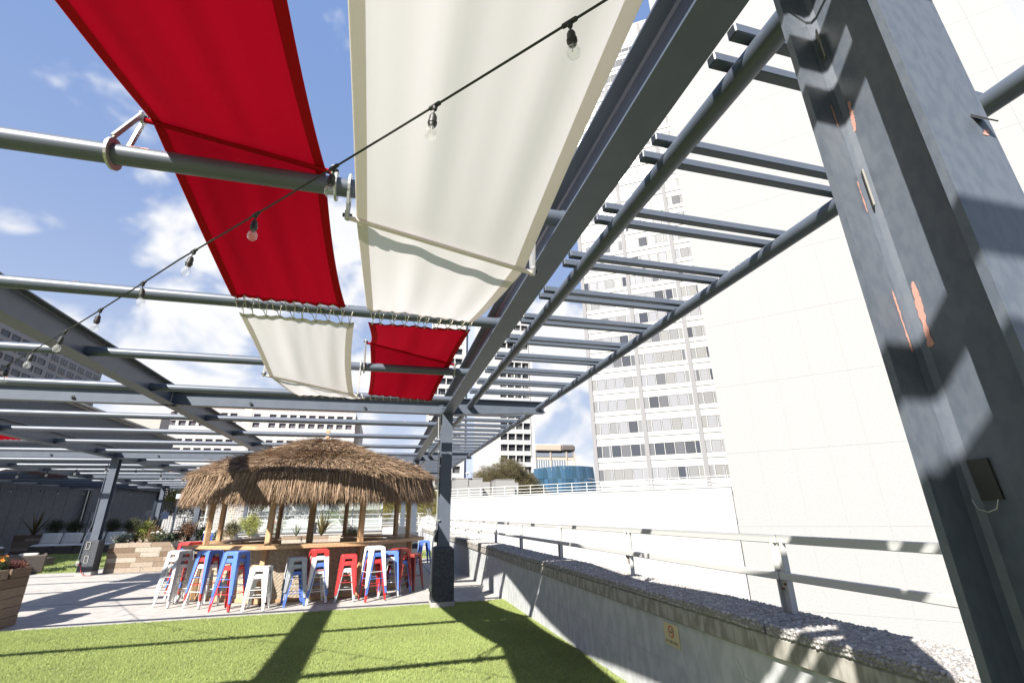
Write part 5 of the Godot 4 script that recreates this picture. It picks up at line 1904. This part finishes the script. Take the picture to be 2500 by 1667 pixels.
func lounge() -> void:
	var labels := ["wicker sofa module at the left of the lounge row", "wicker sofa module with a sunlit cushion", "wicker sofa module at the right end of the lounge row", "wicker sofa module in the middle of the lounge row"]
	var xs := [-17.0, -15.05, -14.05, -16.05]
	for k in 4:
		var t := thing("sofa_module", labels[k], "sofa", Vector3(xs[k], 0, -32.4), 0.0, "wicker sofa modules with cream cushions")
		add("base", bx(Vector3(0, 0.18, 0), Vector3(0.97, 0.34, 0.95), 0.02), M.wicker, t)
		add("back_frame", bx(Vector3(0, 0.5, -0.43), Vector3(0.97, 0.4, 0.08), 0.02), M.wicker, t)
		add("seat_cushion", cushion(Vector3(0, 0.42, 0.03), Vector3(0.97, 0.17, 0.92)), M.cushion, t)
		add("back_cushion", cushion(Vector3(0, 0.74, -0.28), Vector3(0.93, 0.22, 0.6), Basis(Vector3.RIGHT, 1.3)), M.cushion, t)
	# the side run, facing the lawn
	for k in 2:
		var t := thing("sofa_module", ["wicker sofa module of the side run nearest the lounge corner", "wicker sofa module of the side run beside the near planter"][k], "sofa", Vector3(-18.4, 0, -30.6 + 1.1 * k), PI / 2.0, "wicker sofa modules with cream cushions")
		add("base", bx(Vector3(0, 0.18, 0), Vector3(1.0, 0.34, 0.95), 0.02), M.wicker, t)
		add("back_frame", bx(Vector3(0, 0.5, -0.43), Vector3(1.0, 0.4, 0.08), 0.02), M.wicker, t)
		add("seat_cushion", cushion(Vector3(0, 0.42, 0.03), Vector3(1.0, 0.17, 0.92)), M.cushion, t)
		add("back_cushion", cushion(Vector3(0, 0.72, -0.28), Vector3(0.95, 0.2, 0.5), Basis(Vector3.RIGHT, 1.2)), M.cushion, t)
	var c := thing("lounge_chair", "low dark wicker lounge chair turned away behind the near planter", "chair", Vector3(-11.3, 0, -20.8), PI + 0.5)
	add("base", bx(Vector3(0, 0.18, 0), Vector3(0.9, 0.32, 0.85), 0.02), M.wicker, c)
	add("back_frame", bx(Vector3(0, 0.30, -0.42), Vector3(0.9, 0.56, 0.09), 0.03, Basis(Vector3.RIGHT, -0.1)), M.wicker, c)
	add("seat_cushion", cushion(Vector3(0, 0.36, 0.04), Vector3(0.70, 0.10, 0.76)), M.cushion, c)
	add("back_cushion", cushion(Vector3(0, 0.50, -0.26), Vector3(0.5, 0.14, 0.3), Basis(Vector3.RIGHT, 1.2)), M.cushion, c)
	for k in 2:
		add("arm", bx(Vector3(-0.42 + 0.84 * k, 0.45, 0), Vector3(0.09, 0.28, 0.8), 0.02), M.wicker, c)
	var o := thing("ottoman", "square wicker ottoman on the lounge lawn", "ottoman", Vector3(-12.55, 0.016, -23.6), 0.12)
	add("base", bx(Vector3(0, 0.13, 0), Vector3(0.8, 0.26, 0.9), 0.015), M.wicker, o)
	add("top_panel", bx(Vector3(0, 0.275, 0), Vector3(0.83, 0.03, 0.93), 0.008), M.wicker, o)


# ---------------------------------------------------------------- slate-clad building along the left side
func clubhouse() -> void:
	var t := thing("slate_building", "slate grey panelled building along the left side of the terrace", "building", Vector3.ZERO)
	add("core", bx(Vector3(-24.3, 2.4, -36.0), Vector3(8.0, 13.4, 36.0)), M.slate_panel, t)
	var z := -18.4
	while z > -52.0:
		var gap := z < -41.0 and z > -44.6
		add("wall_panel", bx(Vector3(-20.24, 1.98, z - 0.61), Vector3(0.12, 4.0, 1.205), 0.006), M.slate_panel, t)
		z -= 1.225
	add("door", bx(Vector3(-20.16, 1.1, -43.0), Vector3(0.05, 2.2, 1.1)), M.slate_upper, t)
	add("corner_post", bx(Vector3(-20.05, 2.0, -41.4), Vector3(0.25, 4.0, 0.25), 0.01), M.plinth, t)
	add("corner_post", bx(Vector3(-20.05, 2.0, -52.9), Vector3(0.3, 4.0, 0.3), 0.01), M.plinth, t)
	add("fascia", bx(Vector3(-20.05, 4.12, -35.5), Vector3(0.4, 0.24, 35.4), 0.01), M.plinth, t)
	# upper storey with long panels and a stone coping
	z = -19.0
	while z > -53.0:
		add("upper_panel", bx(Vector3(-20.42, 6.55, z - 1.72), Vector3(0.16, 4.6, 3.42), 0.006), M.slate_upper, t)
		z -= 3.44
	add("coping", bx(Vector3(-20.3, 9.0, -35.8), Vector3(0.9, 0.16, 35.6), 0.02), M.coping, t)
	add("coping", bx(Vector3(-20.42, 8.87, -35.8), Vector3(0.6, 0.10, 35.6), 0.01), M.coping, t)
	add("drain_pipe", pipe([Vector3(-19.95, 3.9, -41.0), Vector3(-19.95, 0.5, -41.0)], 0.05, 8), M.galvanised, t)
	add("vent_block", bx(Vector3(-24.0, 9.9, -54.2), Vector3(5.0, 3.0, 2.0), 0.02), M.coping, t)
	var eb := thing("exit_sign", "small pale exit sign hanging at the end of slate building", "sign", Vector3(-12.6, 3.0, -36.2))
	add("plate", bx(Vector3.ZERO, Vector3(0.36, 0.3, 0.04), 0.01), flat("sign_pale", Color(0.42, 0.48, 0.55), 0.5), eb)
	add("bracket", pipe([Vector3(0, 0.15, 0), Vector3(0, 0.5, 0)], 0.015, 6), M.black_plastic, eb)


# ---------------------------------------------------------------- far end of the terrace
func far_terrace() -> void:
	# white low wall and railing across the end
	var w := thing("end_wall", "low pale wall closing the far end of the terrace", "wall", Vector3.ZERO)
	for k in 5:
		add("wall_panel", bx(Vector3(-13.2 + 3.1 * k + 0.0, 0.35, -43.4), Vector3(3.08, 0.95, 0.3), 0.01), M.concrete, w)
	add("ledge", bx(Vector3(-5.5, 0.85, -43.3), Vector3(19.0, 0.08, 0.5), 0.01), M.concrete, w)
	var r := thing("end_railing", "pale three-bar railing on the far end wall", "railing", Vector3.ZERO)
	for k in 12:
		add("post", bx(Vector3(-14.4 + 1.6 * k, 1.3, -43.3), Vector3(0.07, 0.92, 0.05), 0.005), M.rail_paint, r)
	for y in [1.75, 1.38, 1.05]:
		add("rail_bar", bx(Vector3(-5.6, y, -43.24), Vector3(18.4, 0.05, 0.05), 0.005), M.rail_paint, r)
	# white plinth under the glass and the glass screen itself
	var g := thing("glass_screen", "clear glass windscreen with sloping end in a pale metal frame", "glass screen", Vector3(0, 0, -30.0))
	add("plinth_wall", bx(Vector3(-3.6, 0.4, 0), Vector3(7.6, 0.8, 0.4), 0.01), M.white_stucco, g)
	add("plinth_cap", bx(Vector3(-3.6, 0.83, 0.02), Vector3(7.7, 0.06, 0.5), 0.01), M.rail_paint, g)
	var px := [-5.2, -3.15, -1.55, 0.1]
	for i in px.size():
		add("mullion", bx(Vector3(px[i], 1.9, 0), Vector3(0.07, 2.1, 0.10), 0.004), M.rail_paint, g)
	for i in px.size() - 1:
		add("pane", bx(Vector3((px[i] + px[i + 1]) * 0.5, 1.9, 0), Vector3(px[i + 1] - px[i] - 0.08, 2.08, 0.014)), M.clear_pane, g)
	add("head_rail", bx(Vector3(-2.55, 2.97, 0), Vector3(5.4, 0.06, 0.10), 0.004), M.rail_paint, g)
	var sl := MB.new()
	sl.prism(PackedVector2Array([Vector2(-7.4, 0.88), Vector2(-5.25, 0.88), Vector2(-5.25, 2.9)]), Transform3D(Basis(), Vector3(0, 0, -0.007)), 0.014)
	add("sloping_pane", sl, M.clear_pane, g)
	add("sloping_rail", pipe([Vector3(-7.4, 0.88, 0), Vector3(-5.2, 2.94, 0)], 0.025, 6), M.rail_paint, g)
	# cabinet by the wall
	var cb := thing("service_cabinet", "pale grey metal cabinet beside the far columns", "cabinet", Vector3(0.55, 0, -29.0))
	add("body", bx(Vector3(0, 0.5, 0), Vector3(0.7, 1.0, 0.5), 0.01), M.rail_paint, cb)
	add("door", bx(Vector3(0, 0.5, 0.255), Vector3(0.6, 0.9, 0.02), 0.005), M.rail_paint, cb)
	# mesh gate and screen fence
	var f := thing("mesh_gate", "pale metal mesh gate with a small notice at the terrace end", "gate", Vector3(0, 0, -44.6))
	var ff := thing("mesh_fence", "pale woven mesh fence panel seen between the left bar posts", "fence", Vector3(0, 0, -44.6))
	for q in [[f, -17.1, -14.0, 3.0], [ff, -13.4, -10.4, 3.1]]:
		var x0: float = q[1]
		var x1: float = q[2]
		var n := int((x1 - x0) / 0.17)
		for x in [x0, (x0 + x1) * 0.5, x1]:
			add("post", bx(Vector3(x, q[3] * 0.5, 0), Vector3(0.10, q[3], 0.08), 0.005), M.rail_paint, q[0])
		var wires := MB.new()
		for k in n:
			wires.box(Vector3(x0 + (k + 0.5) * (x1 - x0) / n, q[3] * 0.5 + 0.2, 0.02), Vector3(0.022, q[3] - 0.5, 0.015))
		for k in 18:
			wires.box(Vector3((x0 + x1) * 0.5, 0.55 + k * 0.14, 0.0), Vector3(x1 - x0, 0.05 if q[0] == ff else 0.022, 0.02))
		var wm := add("mesh", wires, flat("mesh_grey", Color(0.22, 0.22, 0.215), 0.6) if q[0] == f else flat("mesh_tan", Color(0.27, 0.235, 0.19), 0.6), q[0])
		wm.set_meta("kind", "stuff")
	add("notice", bx(Vector3(-16.2, 1.9, 0.06), Vector3(0.5, 0.5, 0.02)), flat("notice_pale", Color(0.45, 0.45, 0.55), 0.5), f)
	# planting beyond
	var g1 := Color(0.06, 0.075, 0.025)
	var g2 := Color(0.13, 0.135, 0.045)
	tree("dark leafy tree behind the mesh gate", Vector3(-21.0, 0, -56.0), [[Vector3(0, 4.2, 0), 2.4], [Vector3(2.2, 3.6, 0.5), 2.0], [Vector3(-1.8, 3.6, 0), 1.8], [Vector3(3.8, 4.4, 0), 1.6]], 900, 0.9, Color(0.06, 0.06, 0.03), Color(0.11, 0.10, 0.05))
	var ws := shrub("white_flower_bush", "tall bush covered in white blossom behind the mesh gate", Vector3(-17.6, 0.3, -46.5), 1.5, 2.8, 420, 0.32, Color(0.62, 0.60, 0.58), Color(0.72, 0.70, 0.68))
	shrub("yellow_bush", "yellow-green bush above the mesh gate", Vector3(-17.0, 1.6, -48.5), 2.6, 2.4, 700, 0.55, Color(0.16, 0.15, 0.02), Color(0.24, 0.22, 0.04))
	shrub("pink_flower_bush", "bush with faint pink blossom behind the gate", Vector3(-14.6, 0.8, -47.5), 2.4, 3.0, 700, 0.5, Color(0.16, 0.14, 0.07), Color(0.30, 0.22, 0.18))
	tree("dense dark green tree behind the mesh fence", Vector3(-9.2, 0, -54.0), [[Vector3(0, 3.2, 0), 2.2], [Vector3(2.6, 3.0, 0), 2.2], [Vector3(-2.4, 2.6, 0), 1.9], [Vector3(1.2, 4.4, 0), 1.7]], 1000, 0.9, Color(0.045, 0.055, 0.025), Color(0.09, 0.10, 0.04))
	tree("grey-green tree with pale bare branches behind the glass", Vector3(-4.0, 0, -55.0), [[Vector3(0, 3.4, 0), 2.2], [Vector3(2.4, 3.2, 0.4), 2.0], [Vector3(-2.0, 3.0, 0), 1.9], [Vector3(4.0, 2.8, 0), 1.7]], 900, 0.9, Color(0.10, 0.115, 0.055), Color(0.16, 0.17, 0.085))
	for k in 6:
		shrub("hedge_bush", ["golden green hedge bush left of the far columns", "golden green hedge bush with red tips", "golden green hedge bush behind the railing", "golden green hedge bush between far columns", "golden green hedge bush beside the white wall", "golden green hedge bush at the terrace corner"][k], Vector3(-2.6 + 1.55 * k, 0.6, -47.5 - 0.4 * (k % 2)), 2.3, 3.3, 800, 0.42, Color(0.17, 0.16, 0.035), Color(0.30, 0.25, 0.06), "hedge")
	shrub("low_hedge", "bright green low hedge under the far railing", Vector3(-4.0, 0.4, -45.2), 3.0, 1.5, 500, 0.42, Color(0.16, 0.22, 0.03), Color(0.22, 0.27, 0.05), "hedge")
	# big olive tree on the roof opposite
	tree("large olive brown tree in front of the white grid tower", Vector3(22.6, -6.0, -92.0), [[Vector3(-2.6, 13.6, 0), 3.3], [Vector3(1.1, 15.3, 0.5), 3.2], [Vector3(4.2, 13.0, 0), 3.1], [Vector3(6.5, 11.0, 0), 2.5], [Vector3(-5.7, 11.7, 0), 2.4], [Vector3(0.5, 11.6, 1.0), 3.6], [Vector3(-4.2, 10.0, 0.5), 2.9], [Vector3(5.0, 9.7, 0.6), 2.9]], 16000, 0.85, Color(0.085, 0.072, 0.034), Color(0.16, 0.135, 0.068), 0.4)
	tree("small olive tree seen left of the central column", Vector3(11.2, -6.0, -90.0), [[Vector3(0, 12.6, 0), 1.9], [Vector3(1.1, 11.0, 0), 2.0], [Vector3(-1.2, 10.8, 0), 1.8]], 2600, 0.8, Color(0.08, 0.07, 0.032), Color(0.14, 0.12, 0.06), 0.2)
	# paved drop beyond the terrace edge stays below sight: the street slab closes the view
